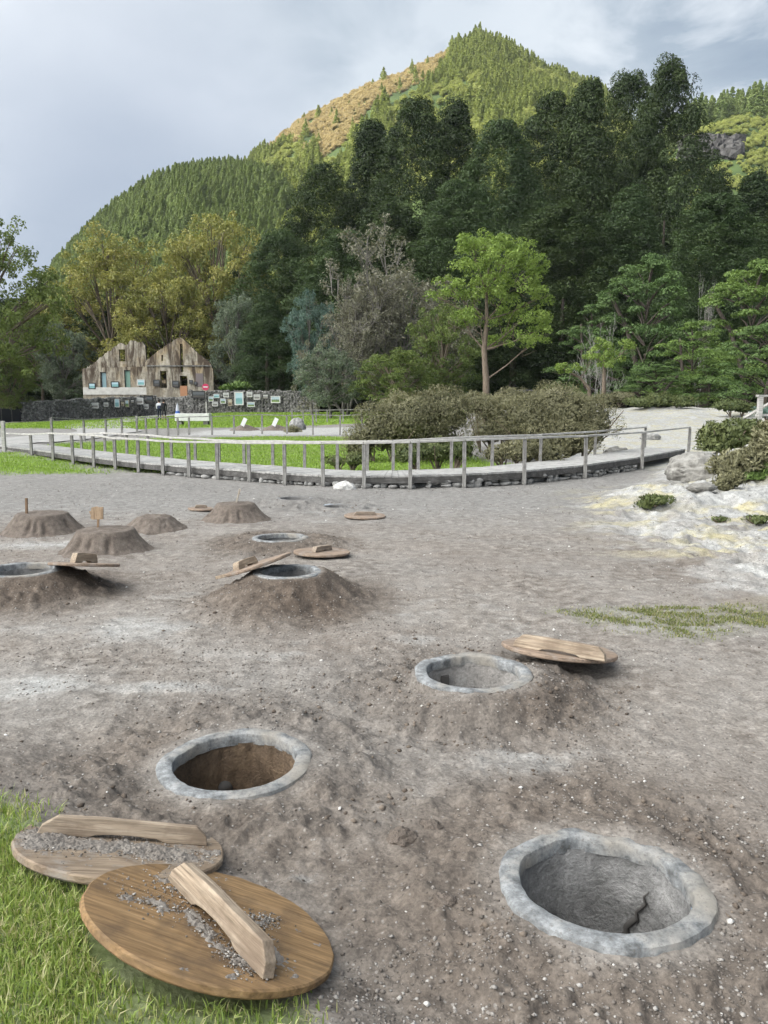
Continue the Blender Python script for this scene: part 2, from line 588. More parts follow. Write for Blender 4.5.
    grass = LAWN(x, y)
    grass = np.maximum(grass, ss(.08, -.08, poly_sd(x, y, BANKLINE) + .12 * (fbm(x * 5, y * 5, 34, 3) - .5)) * .65)
    grass = np.maximum(grass, ss(.14, -.14, poly_sd(x, y, PATCH) + .35 * (fbm(x * 3, y * 6, 35, 3) - .5)) * .10)
    wood_ = ss(84, 92, y + .12 * x) * ss(0, -10, x - 2) + ss(50, 56, y) * ss(-2, 8, x)
    wood_ = np.clip(np.maximum(wood_, ss(92, 98, y)), 0, 1)
    white = white * (1 - grass) * (1 - dark)
    z1 = np.stack([white, np.clip(yel, 0, 1), np.clip(dark, 0, 1), np.ones_like(x)], -1)
    z2 = np.stack([np.clip(ash, 0, 1), np.clip(grass, 0, 1), wood_, np.ones_like(x)], -1)
    me = np_mesh('ground', V, Fq, ground_material(), True, pattr={'zone': z1, 'zone_b': z2})
    o = link('ground', me); o['kind'] = 'structure'


build_ground()

# ------------------------------------------------------------------ leaf / crown builders
def unit(v):
    return v / np.maximum(np.linalg.norm(v, axis=1, keepdims=True), 1e-9)


def leaf_quads(P, N, L, asp=.55, bend=.0, along=None):
    n = len(P)
    r = rng.normal(size=(n, 3)) if along is None else along + .25 * rng.normal(size=(n, 3))
    T = unit(r - N * (r * N).sum(1, keepdims=True)); B = np.cross(N, T)
    L = (np.asarray(L) * np.ones(n))[:, None]
    a = P - T * L * .5; c = P + T * L * .5 - N * L * bend
    b = P + B * L * asp * .5 + N * L * .08; d = P - B * L * asp * .5 + N * L * .08
    V = np.stack([a, b, c, d], 1).reshape(-1, 3)
    return V, np.arange(4 * n).reshape(n, 4)


def clumps(C, rad, per, L, asp=.6, low=-.35, jit=.5, shell=.6, bend=.1, varc=.75):
    """leaf quads spread over clump ellipsoids: C (m,3) centres, rad (m,3) radii"""
    C = np.asarray(C, float); m = len(C)
    rad = np.asarray(rad, float)
    if rad.ndim == 1: rad = np.stack([rad, rad, rad * .75], 1)
    ci = np.repeat(np.arange(m), per); n = len(ci)
    d = unit(rng.normal(size=(n, 3)))
    d[:, 2] = np.where(d[:, 2] < low, -d[:, 2], d[:, 2])
    rr = shell + (1 - shell) * rng.random(n) ** .5
    P = C[ci] + d * rad[ci] * rr[:, None]
    N = unit(d / rad[ci] * rad[ci].mean(1, keepdims=True) + jit * rng.normal(size=(n, 3)) + np.array([0, 0, .25]))
    V, Fq = leaf_quads(P, N, L * rng.uniform(.6, 1.35, n), asp, bend)
    var = varc * rng.random(m)[ci] + (1 - varc) * rng.random(n)
    return V, Fq, var


def merge(parts):
    V, Fq, a, o = [], [], [], 0
    for v, f, x in parts:
        V.append(v); Fq.append(f + o); a.append(x); o += len(v)
    return np.concatenate(V), np.concatenate(Fq), np.concatenate(a)


def branches(p, d, L, r, depth, out, spread=.75, up=.15, kids=(2, 4), shrink=.68, tips=None):
    steps = 3
    pts, rs = [p], [r]
    for i in range(steps):
        d = (d + Vector((random.gauss(0, .16), random.gauss(0, .16), random.gauss(0, .10) + up * .25))).normalized()
        p = p + d * (L / steps)
        pts.append(p); rs.append(r * (1 - .45 * (i + 1) / steps))
    out.append((pts, rs))
    if depth == 0:
        if tips is not None: tips.append(p)
        return
    for k in range(random.randint(*kids)):
        q = Vector((random.gauss(0, 1), random.gauss(0, 1), random.gauss(0, .7) + up)).normalized()
        nd = (d * (1 - spread * .5) + q * spread).normalized()
        i = random.randint(1, steps)
        branches(pts[i], nd, L * shrink * random.uniform(.75, 1.2), rs[i] * .7, depth - 1, out, spread, up, kids, shrink, tips)


def limb_mesh(out, name, mat, n=5):
    mb = MB()
    for pts, rs in out:
        mb.tube(pts, rs, n, False)
    me = bpy.data.meshes.new(name); me.from_pydata(mb.v, [], mb.f); me.materials.append(mat)
    me.polygons.foreach_set('use_smooth', [True] * len(me.polygons)); me.update()
    return me


BARK_DARK = bark('dark_bark', (.05, .04, .032), (.11, .09, .075))
BARK_GREY = bark('grey_bark', (.10, .092, .08), (.21, .195, .175))
BARK_BROWN = bark('brown_bark', (.10, .075, .055), (.21, .17, .13))
TWIG_PALE = bark('pale_twigs', (.20, .19, .17), (.34, .325, .30))

F_CRYPT = foliage('cedar_needles', (.012, .028, .010), (.084, .120, .038), .2)
F_CRYPT2 = foliage('cedar_needles_soft', (.030, .058, .022), (.090, .135, .048), .2)
F_OLIVE = foliage('autumn_leaves', (.15, .170, .045), (.33, .32, .10), .3, third=(.40, .34, .12))
F_GREEN = foliage('broad_leaves', (.075, .115, .032), (.215, .265, .075), .3)
F_PALE = foliage('grey_green_leaves', (.085, .115, .075), (.20, .24, .165), .25)
F_BLUE = foliage('blue_green_leaves', (.06, .11, .095), (.15, .22, .18), .25)
F_LAYER = foliage('layered_leaves', (.055, .105, .032), (.15, .225, .075), .25)
F_LAYER2 = foliage('fresh_layered_leaves', (.085, .15, .036), (.20, .285, .080), .28)
F_LIME = foliage('lime_leaves', (.125, .20, .042), (.30, .395, .10), .36)
F_DRY = foliage('dry_leaves', (.115, .112, .078), (.27, .262, .195), .25)
F_HEATH = foliage('heather_sprigs', (.080, .080, .042), (.215, .205, .115), .18, third=(.34, .32, .22))
F_HEATH2 = foliage('green_heather_sprigs', (.055, .078, .026), (.155, .175, .065), .15)
F_HILL = foliage('hill_conifer_needles', (.13, .18, .050), (.36, .41, .125), .22, .7)
F_HILL2 = foliage('shaded_hill_needles', (.09, .145, .048), (.255, .32, .115), .2, .7)  # darker green copy with the hill's shade put into the colour
F_TAN = foliage('tan_leaves', (.35, .28, .15), (.56, .47, .28), .25, .8)
F_HILLR = foliage('round_tree_leaves', (.17, .215, .06), (.42, .45, .15), .25, .6)


def crown_cedar(h, w, seed, n=300, per=230, leaf=.25, start=.04):
    global rng
    rng = np.random.default_rng(seed)
    t = start + (1 - start) * rng.random(n) ** .85
    ang = rng.random(n) * 6.283
    env = np.minimum(1, (1 - t) * (2.4 if seed % 2 else 1.35) + .04) ** (.6 if seed % 2 else .8) * np.minimum(1, .72 + t * .8)
    lob = .74 + .34 * vnoise(np.cos(ang) * 2 + seed, np.sin(ang) * 2 + t * 5, seed)
    rr = w / 2 * env * lob * (.45 + .55 * rng.random(n) ** .45)
    C = np.stack([rr * np.cos(ang), rr * np.sin(ang), t * h * .985], 1)
    rad = w * (.085 + .115 * rng.random(n) ** 1.5) * (.6 + .4 * (1 - t))
    R3 = np.stack([rad, rad, rad * .95], 1)
    a = clumps(C, R3, per, leaf, .45, -.55, .38, .62, .3, .8)
    # drooping tips that break the outline
    m = n // 2
    k = rng.integers(0, n, m)
    b = clumps(C[k] * np.array([1.1, 1.1, 1.0]) - np.array([0, 0, .25]), R3[k] * .45, 30, leaf * .8, .4, -1, .8, .3, .3, .85)
    return merge([a, b])


def tree_meshes(kind, seed):
    """(crown mesh, trunk mesh) of a unit-like tree, with its nominal height and width"""
    global rng
    random.seed(seed)
    rng = np.random.default_rng(seed)
    if kind in ('cedar', 'softcedar'):
        h, w = 32, 13
        V, Fq, a = crown_cedar(h, w, seed)
        crown = np_mesh('crown', V, Fq, F_CRYPT if kind == 'cedar' else F_CRYPT2, fattr=a)
        out = [([Vector((0, 0, 0)), Vector((.1, 0, h * .3)), Vector((0, 0, h * .55))], [.5, .36, .12])]
        return crown, limb_mesh(out, 'trunk', BARK_DARK, 8), h, w
    if kind in ('olive', 'green', 'pale', 'blue'):
        h, w = 18, 15
        out = []
        th = h * .24
        branches(Vector((0, 0, -.2)), Vector((0, 0, 1)), th + .2, .42, 0, out)
        top = out[0][0][-1]
        C, rad = [], []
        nl = 20
        for k in range(nl):
            t = (k + .5) / nl; a = k * 2.4 + random.uniform(-.4, .4)
            env = math.sin(math.pi * min(.97, .12 + .80 * t)) ** .7
            e = w / 2 * env * random.uniform(.45, .92)
            c = Vector((e * math.cos(a), e * math.sin(a), h * (.24 + .66 * t)))
            lr = w * random.uniform(.11, .19)
            b = top.lerp(Vector((0, 0, c.z)), .35) - Vector((0, 0, .6))
            mid = (b + c) / 2 + Vector((random.gauss(0, .3), random.gauss(0, .3), -.2))
            out.append(([top - Vector((0, 0, random.uniform(0, 1))), b, mid, c], [.2, .15, .10, .05]))
            m = 24
            d = unit(rng.normal(size=(m, 3)))
            P = np.array(c) + d * lr * np.array([1.15, 1.15, .8]) * (.35 + .75 * rng.random((m, 1)))
            for p in P[:7]:
                out.append(([mid, c.lerp(Vector(p), .4), Vector(p)], [.06, .04, .02]))
            C.append(P); rad.append(.45 + .65 * rng.random(m))
        C = np.concatenate(C); rad = np.concatenate(rad)
        v, f, a = clumps(C, np.stack([rad, rad, rad * .7], 1), 62, .27, .6, -.8, .8, .25, .1, .7)
        mat = {'olive': F_OLIVE, 'green': F_GREEN, 'pale': F_PALE, 'blue': F_BLUE}[kind]
        return np_mesh('crown', v, f, mat, fattr=a), limb_mesh(out, 'trunk', {'pale': BARK_GREY, 'blue': BARK_GREY}.get(kind, BARK_BROWN), 5), h, w
    if kind in ('layer', 'fresh'):
        h, w = 16, 14
        C, rad = [], []
        for i in range(85):
            t = rng.random() ** .8
            z = h * (.10 + .84 * t) + rng.normal() * .25
            e = w / 2 * (1 - t ** 2.2) ** .6 * rng.random() ** .5
            a = rng.random() * 6.283
            C.append((e * math.cos(a), e * math.sin(a), z)); s = rng.uniform(1.1, 2.1) * (1 - .4 * t)
            rad.append((s, s, s * .55))
        v, f, a = clumps(C, rad, 190, .27, .55, -.15, .45, .6, .15, .55)
        out = []
        branches(Vector((0, 0, 0)), Vector((0, 0, 1)), h * .8, .35, 0, out)
        for i in range(0, 85, 3):
            c = Vector(C[i]); b = Vector((0, 0, max(.8, c.z - 2.5)))
            out.append(([b, (b + c) / 2 + Vector((0, 0, .4)), c], [.13, .09, .03]))
        return np_mesh('crown', v, f, F_LAYER if kind == 'layer' else F_LAYER2, fattr=a), limb_mesh(out, 'trunk', BARK_DARK, 5), h, w
    if kind in ('dry', 'bare'):
        h, w = 14, 13
        out, tips = [], []
        for k in range(7 if kind == 'dry' else 4):
            a = k * 1.6; e = random.uniform(.45, 1.35) if kind == 'dry' else random.uniform(.6, 1.3)
            branches(Vector((random.uniform(-.8, .8), random.uniform(-.8, .8), 0)), Vector((math.cos(a) * math.cos(e), math.sin(a) * math.cos(e), math.sin(e))), h * .36, .2, 4, out, .62, .12, (2, 4), .70, tips)
        T = np.array([tuple(p) for p in tips]); P = np.concatenate([np.array([[tuple(q) for q in pts] for pts, r in out]).reshape(-1, 3)])
        sx = (w / 2) / np.percentile(np.hypot(P[:, 0], P[:, 1]), 98); sz = h / np.percentile(P[:, 2], 99.5)
        out = [([Vector((q.x * sx, q.y * sx, max(q.z * sz, 0))) for q in pts], [max(x * (1 if kind == 'dry' else .6), .03 if kind == 'dry' else .02) for x in r]) for pts, r in out]
        T = T * np.array([sx, sx, sz])
        k = rng.permutation(len(T))[:(700 if kind == 'dry' else 40)]
        rad = .35 + .5 * rng.random(len(k))
        v, f, a = clumps(T[k], np.stack([rad, rad, rad * .8], 1), 44 if kind == 'dry' else 8, .22, .5, -1, 1, .1, .1, .5)
        return np_mesh('crown', v, f, F_DRY if kind == 'dry' else F_PALE, fattr=a), limb_mesh(out, 'trunk', TWIG_PALE if kind == 'bare' else BARK_GREY, 4), h, w


PROTO = {}


def proto(kind, i):
    if (kind, i) not in PROTO:
        PROTO[(kind, i)] = tree_meshes(kind, 100 + i * 7 + len(kind) * 31)
    return PROTO[(kind, i)]


NAME = {'cedar': ('conifer_tree', 'tree'), 'softcedar': ('conifer_tree', 'tree'), 'olive': ('broadleaf_tree', 'tree'), 'green': ('broadleaf_tree', 'tree'), 'pale': ('broadleaf_tree', 'tree'),
        'blue': ('broadleaf_tree', 'tree'), 'layer': ('spreading_tree', 'tree'), 'fresh': ('spreading_tree', 'tree'), 'dry': ('twiggy_tree', 'tree'), 'bare': ('bare_tree', 'tree')}


def tree(kind, i, px, topy, wpx, D, label, group='trees at the edge of the wood', dz=0):
    crown, trunk, h, w = proto(kind, i)
    X = at(px, 400, D)[0]
    z = gz(X, D) - .15 + dz
    top = at(px, topy, D)[2]
    o = empty(NAME[kind][0], (X, D, z), label, NAME[kind][1], group, random.uniform(0, 6.28))
    sw = wpx * D / F / w * (1.20 if 'cedar' in kind else 1.0)
    o.scale = (sw, sw, (top - z) / h)
    link('crown', crown, o); link('trunk', trunk, o)
    return o


CEDARS = 'tall dark conifers of the wood'
# tall dark conifers in front of the mountain
tree('cedar', 0, 325, 168, 92, 118, 'dark conifer at the shoulder of the tall stand, below the tan ridge', CEDARS)
tree('cedar', 1, 372, 122, 96, 124, 'dark conifer with a pointed twin top beside the round headed conifers', CEDARS)
tree('cedar', 2, 412, 102, 88, 116, 'dark conifer with a round head straight above the grey twiggy tree', CEDARS)
tree('cedar', 3, 452, 104, 92, 120, 'dark conifer just behind the bright lime green tree, level topped', CEDARS)
tree('softcedar', 0, 497, 122, 92, 112, 'softer green conifer in the dip between the two high dark stands', CEDARS)
tree('cedar', 4, 543, 96, 90, 122, 'dark conifer on the rising edge of the highest stand', CEDARS)
tree('cedar', 1, 578, 82, 96, 115, 'high dark conifer second from the tallest one in the stand', CEDARS)
tree('cedar', 0, 618, 76, 92, 124, 'high dark conifer with a broad dome next to the tallest one', CEDARS)
tree('cedar', 2, 656, 62, 86, 112, 'tallest dark conifer of the whole stand', CEDARS)
tree('cedar', 3, 704, 176, 84, 126, 'dark conifer stepping down beside the tallest one towards the rock cliff', CEDARS)
tree('softcedar', 1, 742, 172, 96, 128, 'conifer under the rock cliff, half hidden by the feathery pale one', CEDARS)
tree('cedar', 4, 796, 140, 90, 118, 'dark conifer cut by the picture edge beneath the cliff ridge', CEDARS)
tree('softcedar', 2, 282, 232, 84, 108, 'yellowish green conifer next to the autumn coloured plane trees', CEDARS)
tree('softcedar', 0, 345, 232, 96, 102, 'low bushy conifer in front of the shoulder of the tall stand', CEDARS)
tree('cedar', 1, 250, 248, 80, 126, 'dark conifer seen between the autumn plane trees and the yellowish conifer', CEDARS)
tree('softcedar', 2, 455, 182, 96, 98, 'soft dark conifer in the front row behind the twiggy tree', CEDARS)
tree('cedar', 2, 560, 205, 110, 96, 'broad dark conifer in the front row beside the lime green tree', CEDARS)
tree('softcedar', 1, 622, 190, 110, 100, 'front row conifer standing below the highest dark domes', CEDARS)
tree('cedar', 3, 512, 250, 90, 92, 'dark conifer straight behind the lime green tree crown', CEDARS)
tree('softcedar', 2, 704, 196, 104, 86, 'feathery pale green conifer in front of the dark stand', CEDARS)
tree('cedar', 4, 395, 205, 90, 104, 'dark conifer filling the stand above the grey twiggy crown', CEDARS)
# left side
tree('green', 0, -14, 206, 150, 74, 'thin leaved tree with sky showing through, at the picture edge beside the ruin')
tree('olive', 0, 122, 232, 138, 112, 'olive yellow autumn plane tree rising behind the ruined house')
tree('olive', 1, 216, 206, 124, 116, 'tallest golden autumn plane tree beside the conifer stand')
tree('olive', 2, 168, 262, 110, 108, 'lower autumn plane tree straight above the gap between the two gables')
tree('pale', 0, 66, 322, 66, 104, 'grey green thin tree beside the white end wall of the ruin')
tree('pale', 1, 236, 288, 58, 100, 'pale silvery tree with slim trunks next to the taller gable of the ruin')
tree('green', 1, 8, 352, 52, 76, 'low round dark green tree above the timber fence')
tree('green', 2, 40, 288, 76, 110, 'dark green tree in the shade beside the autumn plane trees')
tree('cedar', 0, 92, 292, 92, 122, 'dark conifer low behind the white end of the ruined house')
tree('cedar', 2, 168, 300, 92, 124, 'dark conifer low behind the gap between the gables')
tree('cedar', 3, 215, 300, 80, 122, 'dark conifer behind the taller gable of the ruin')
tree('cedar', 4, 20, 300, 90, 124, 'dark conifer deep in the shade behind the low round tree')
tree('softcedar', 1, 268, 292, 66, 96, 'olive green conifer coming down to the wall of framed pictures')
# centre
tree('blue', 0, 312, 290, 58, 80, 'blue green tree standing behind the far fence, beside the twiggy tree')
tree('dry', 0, 400, 244, 160, 84, 'large grey brown twiggy tree with few leaves')
tree('dry', 1, 345, 285, 92, 78, 'smaller grey twiggy tree leaning over the far railing')
tree('pale', 2, 330, 345, 70, 70, 'low grey green bushy tree right behind the far railing')
tree('green', 1, 440, 300, 84, 72, 'dark green bushy tree half behind the lime green tree')
tree('green', 2, 395, 345, 84, 68, 'dark low bushy tree just above the big heather bush')
# right
tree('layer', 0, 642, 246, 118, 76, 'layered green tree with flat tiers behind the bare white trunk')
tree('layer', 1, 590, 300, 90, 82, 'shaded layered tree behind the bare grey tree')
tree('fresh', 0, 748, 252, 130, 62, 'fresh green spreading tree with rounded tiers at the picture edge')
tree('fresh', 1, 690, 318, 96, 58, 'fresh green low spreading tree in front of the layered ones')
tree('layer', 2, 766, 316, 112, 50, 'nearer spreading tree with a visible dark trunk at the picture edge')
tree('layer', 0, 655, 362, 84, 54, 'low layered bush-like tree above the white open ground')
tree('layer', 1, 708, 366, 76, 56, 'low layered tree next to the dark trunk of the nearer spreading tree')
tree('bare', 0, 594, 322, 56, 60, 'bare grey leafless tree behind the heather bush')
tree('bare', 1, 697, 278, 26, 70, 'thin bare white trunk standing in front of the feathery conifer')
# shaded filler behind the front rows
k = 0
for px, ty, w, D, kd in [(30, 330, 90, 132, 'cedar'), (130, 320, 90, 134, 'cedar'), (300, 300, 80, 124, 'cedar'), (365, 300, 90, 112, 'cedar'), (430, 320, 90, 104, 'cedar'), (480, 310, 90, 104, 'cedar'), (540, 320, 90, 104, 'cedar'),
                         (600, 310, 90, 108, 'cedar'), (660, 300, 90, 100, 'cedar'), (720, 300, 90, 98, 'cedar'), (775, 300, 90, 92, 'cedar'), (-40, 300, 90, 120, 'cedar'), (820, 230, 110, 104, 'softcedar'), (-80, 250, 110, 110, 'green'), (840, 300, 110, 60, 'fresh'), (240, 330, 70, 130, 'cedar'), (200, 330, 70, 130, 'cedar'), (-130, 262, 150, 92, 'green'), (-215, 270, 150, 100, 'green'), (-300, 280, 170, 104, 'green'), (-170, 310, 120, 118, 'cedar'), (-260, 310, 130, 122, 'cedar')]:
    tree(kd, k % 5 if kd == 'cedar' else k % 2, px, ty, w, D, 'dark tree deep in the shade of the wood, seen only between the front trees', 'shaded trees between the front rows'); k += 1


# ------------------------------------------------------------------ near lime green trees
def lobes_tree(px, D, basey, lobes, per_m, leaf, mat, trunk_px, label, seed, cat='tree'):
    global rng
    rng = np.random.default_rng(seed); random.seed(seed)
    X = at(px, 408, D)[0]; z = gz(X, D) - .1
    o = empty('lime_green_tree', (X, D, z), label, cat, 'lime green trees')
    C, rad = [], []
    k = D / F
    for lx, ly, rx, ry in lobes:
        c = at(lx, ly, D) - np.array([X, D, z]); a, b = rx * k, ry * k
        c[1] += rng.uniform(-.35, .35) * a * 2
        m = max(6, int(a * b * per_m))
        d = unit(rng.normal(size=(m, 3))); d[:, 2] = np.where(d[:, 2] < -.3, -d[:, 2], d[:, 2])
        P = c + d * np.array([a * .95, a, b * 1.15]) * (.2 + .9 * rng.random((m, 1)) ** .6)
        C.append(P); rad.append(np.full(m, .22) + .2 * rng.random(m))
    C = np.concatenate(C); rad = np.concatenate(rad)
    v, f, a = clumps(C, np.stack([rad, rad, rad * .8], 1), 74, leaf, .5, -.7, .7, .3, .1, .5)
    link('crown', np_mesh('crown', v, f, mat, fattr=a), o)
    out = []
    tp = [at(a, b, D) - np.array([X, D, z]) for a, b in trunk_px]
    tp[0][2] = 0
    n = len(tp)
    out.append(([Vector(t) for t in tp], [.19 - .15 * i / (n - 1) for i in range(n)]))
    for lx, ly, rx, ry in lobes:
        c = Vector(at(lx, ly, D) - np.array([X, D, z]))
        cand = [Vector(t) for t in tp if t[2] < c.z - .3] or [Vector(tp[0])]
        b = min(cand, key=lambda q: (q - c).length)
        mid = (b + c) / 2 + Vector((0, random.uniform(-.2, .2), -.1))
        out.append(([b, mid, c], [.045, .032, .014]))
        for q in range(4):
            e = c + Vector((random.gauss(0, .5) * rx * k, random.gauss(0, .5) * rx * k, random.gauss(.1, .5) * ry * k))
            out.append(([mid.lerp(c, random.random()), (mid + e) / 2 + Vector((0, 0, .05)), e], [.018, .012, .008]))
    link('trunk', limb_mesh(out, 'trunk', BARK_BROWN, 7), o)
    return o


lobes_tree(487, 38, 408,
           [(490, 246, 24, 13), (474, 256, 24, 14), (510, 256, 28, 16), (492, 270, 36, 16), (530, 276, 20, 20), (452, 290, 16, 10), (437, 297, 13, 9), (470, 300, 22, 11), (503, 298, 30, 14), (536, 300, 15, 14),
            (480, 322, 22, 9), (520, 322, 28, 16), (540, 330, 12, 16), (505, 342, 22, 12), (528, 346, 20, 10), (462, 318, 12, 7), (488, 285, 30, 14)],
           20, .125, F_LIME, [(486, 412), (486, 380), (484, 350), (487, 320), (486, 290), (490, 258)],
           'bright lime green tree with a slender grey trunk above the heather bushes', 41)
lobes_tree(605, 55, 405, [(604, 350, 14, 9), (598, 358, 12, 8), (612, 360, 10, 8), (606, 368, 10, 7), (628, 348, 10, 6)], 14, .16, F_LIME, [(604, 398), (604, 380), (604, 366), (605, 352)],
           'small lime green tree on the open white ground beyond the heather', 42)
lobes_tree(572, 57, 405, [(572, 372, 14, 5), (562, 368, 8, 4), (590, 362, 10, 6)], 12, .16, F_LIME, [(590, 400), (589, 388), (580, 378), (570, 372)],
           'small sparse lime green sapling beside the bare grey tree', 43)


# ------------------------------------------------------------------ heather and low shrubs
def ground_hit(px, py):
    d = ray(px, py); t = np.geomspace(2, 120, 3000)
    P = CAM[None] + d[None] * t[:, None]
    below = P[:, 2] < ground_height(P[:, 0], P[:, 1])
    return P[np.argmax(below)] if below.any() else P[-1]


def shrub(lobes, D, label, mat, group, seed, dens=1900, L=.074, name='heather_shrub', stems=True):
    """lobes in pixels (cx, cy, rx, ry); one dense sprig-covered bush"""
    global rng
    rng = np.random.default_rng(seed); random.seed(seed)
    k = (D or 1) / F
    cx = sum(l[0] for l in lobes) / len(lobes)
    if D is None:
        g = ground_hit(cx, sum(l[1] + l[3] * .8 for l in lobes) / len(lobes)); D = float(g[1])
        lobes = [(l[0], l[1], l[2], l[3]) for l in lobes]; k = D / F
    X = at(cx, 430, D)[0]; z = gz(X, D)
    o = empty(name, (X, D, z), label, 'shrub', group)
    parts = []
    st = []
    for lx, ly, rx, ry in lobes:
        c = at(lx, ly, D) - np.array([X, D, z]); a, b = rx * k, ry * k
        c[1] += rng.uniform(-.3, .3) * a
        m = int(dens * (a * a + a * b * 2))
        d = unit(rng.normal(size=(m, 3))); d[:, 2] = np.where(d[:, 2] < -.45, -d[:, 2], d[:, 2])
        lump = .72 + .58 * vnoise(d[:, 0] * 3.1 + lx, d[:, 2] * 3.1 + d[:, 1] * 2, seed)
        P = c + d * np.array([a, a * .9, b]) * (lump * (.78 + .26 * rng.random(m)))[:, None]
        dirn = unit(d * np.array([1, 1, 1.1]) + np.array([0, 0, .55]) + .35 * rng.normal(size=(m, 3)))
        N = unit(d + .7 * rng.normal(size=(m, 3)))
        v, f = leaf_quads(P, N, L * rng.uniform(.5, 1.3, m), .30, .0, dirn * 3)
        parts.append((v, f, np.clip(.55 * vnoise(P[:, 0] * 2.2, P[:, 2] * 2.2 + P[:, 1], seed + 3) + .45 * rng.random(m), 0, 1)))
        # inner sprigs that close the body
        m2 = m // 3
        d = unit(rng.normal(size=(m2, 3)))
        P = c + d * np.array([a, a * .9, b]) * (.70 * rng.random((m2, 1)) ** .4)
        v, f = leaf_quads(P, unit(d + .3 * rng.normal(size=(m2, 3))), L * 2.0, .6)
        parts.append((v, f, .3 * rng.random(m2)))
        for q in range(6):
            e = Vector(c) + Vector((random.gauss(0, .4) * a, random.gauss(0, .4) * a, random.uniform(-.2, .6) * b))
            s = Vector((c[0] * .7, c[1] * .5, 0)); s.z = 0.0
            st.append(([s, (s + e) / 2, e], [.03, .022, .012]))
    v, f, a = merge(parts)
    zmin = -.05
    v[:, 2] = np.maximum(v[:, 2], zmin + .04 * rng.random(len(v)))
    link('foliage', np_mesh('foliage', v, f, mat, fattr=a), o)
    link('stem', limb_mesh(st, 'stem', BARK_BROWN, 5), o)
    return o


HG = 'heather bushes behind the boardwalk'
shrub([(412, 420, 44, 28), (446, 414, 34, 26), (385, 432, 34, 28), (360, 446, 20, 20), (430, 440, 40, 26)], 23, 'big brown heather bush at the bend of the boardwalk, beside the lawn', F_HEATH, HG, 61)
shrub([(560, 416, 46, 30), (530, 420, 36, 28), (592, 424, 24, 28), (560, 440, 48, 22)], 23, 'big brown heather bush beside the white open ground, behind the railing', F_HEATH, HG, 62)
shrub([(490, 410, 22, 16), (512, 402, 22, 14), (475, 404, 16, 12), (490, 432, 20, 16), (505, 428, 16, 14)], 26, 'heather bush standing at the foot of the lime green tree', F_HEATH, HG, 63)
shrub([(438, 452, 22, 14), (410, 455, 20, 12), (462, 450, 16, 14)], 19.5, 'low heather fringe close behind the boardwalk rail', F_HEATH2, HG, 64)
shrub([(520, 452, 24, 14), (496, 455, 16, 10), (548, 455, 18, 10)], 19.8, 'low dark heather fringe under the bush beside the white ground', F_HEATH, HG, 65)
shrub([(355, 460, 14, 8), (335, 462, 12, 6)], 20, 'small heather tuft where the lawn meets the big bush', F_HEATH2, HG, 66)
shrub([(293, 431, 8, 5)], 36, 'small lone dark bush on the lawn near the white strip', F_HEATH, 'single small bushes', 67, 2500, .09)
RG = 'heather bushes on the white bank'
shrub([(735, 436, 26, 15), (712, 438, 16, 14), (722, 448, 22, 14), (750, 432, 18, 12)], None, 'green topped heather bush on the white bank above the pale rock', F_HEATH2, RG, 68, L=.12)
shrub([(730, 468, 22, 16), (748, 462, 18, 14)], None, 'brown heather bush in the middle of the white bank', F_HEATH, RG, 69, L=.11)
shrub([(724, 484, 12, 10), (734, 480, 10, 9)], None, 'small brown heather ball at the lower edge of the white bank', F_HEATH, RG, 70, L=.09)
shrub([(776, 446, 26, 24), (760, 452, 14, 16)], None, 'reddish heather bush at the picture edge below the stair rail', F_HEATH, RG, 71, L=.12)
shrub([(752, 477, 22, 6), (772, 470, 16, 8)], None, 'bright green creeping mat between the bank bushes', F_LAYER2, RG, 72, L=.09, name='creeping_shrub')
shrub([(655, 500, 18, 5), (645, 505, 12, 4)], None, 'mossy green tuft on the yellow crusted ground', F_HEATH2, RG, 73, L=.08)
shrub([(722, 520, 9, 3)], None, 'small dark tuft alone on the white crust', F_HEATH2, RG, 74, L=.07)
shrub([(757, 519, 14, 4)], None, 'wider dark tuft on the white crust at the picture edge', F_HEATH2, RG, 75, L=.07)
LG = 'low bushes at the far edge of the white ground'
shrub([(660, 401, 20, 8), (640, 403, 16, 6), (682, 402, 14, 7)], 46, 'long low brown bush under the layered trees', F_HEATH2, LG, 76, 420, .16)
shrub([(622, 398, 14, 6), (605, 400, 12, 6)], 48, 'low brown bush at the foot of the small lime green tree', F_HEATH, LG, 77, 420, .16)
shrub([(728, 406, 18, 7), (745, 408, 14, 6)], 40, 'low green bush below the spreading trees', F_HEATH2, LG, 78, 420, .16)
shrub([(768, 412, 14, 7)], 36, 'blue grey low bush behind the stair rail', F_BLUE, LG, 79, 420, .16)
shrub([(240, 386, 10, 4), (228, 388, 8, 3)], 90, 'fresh green fern clump on top of the picture wall', F_LAYER2, 'single small bushes', 80, 60, .5)

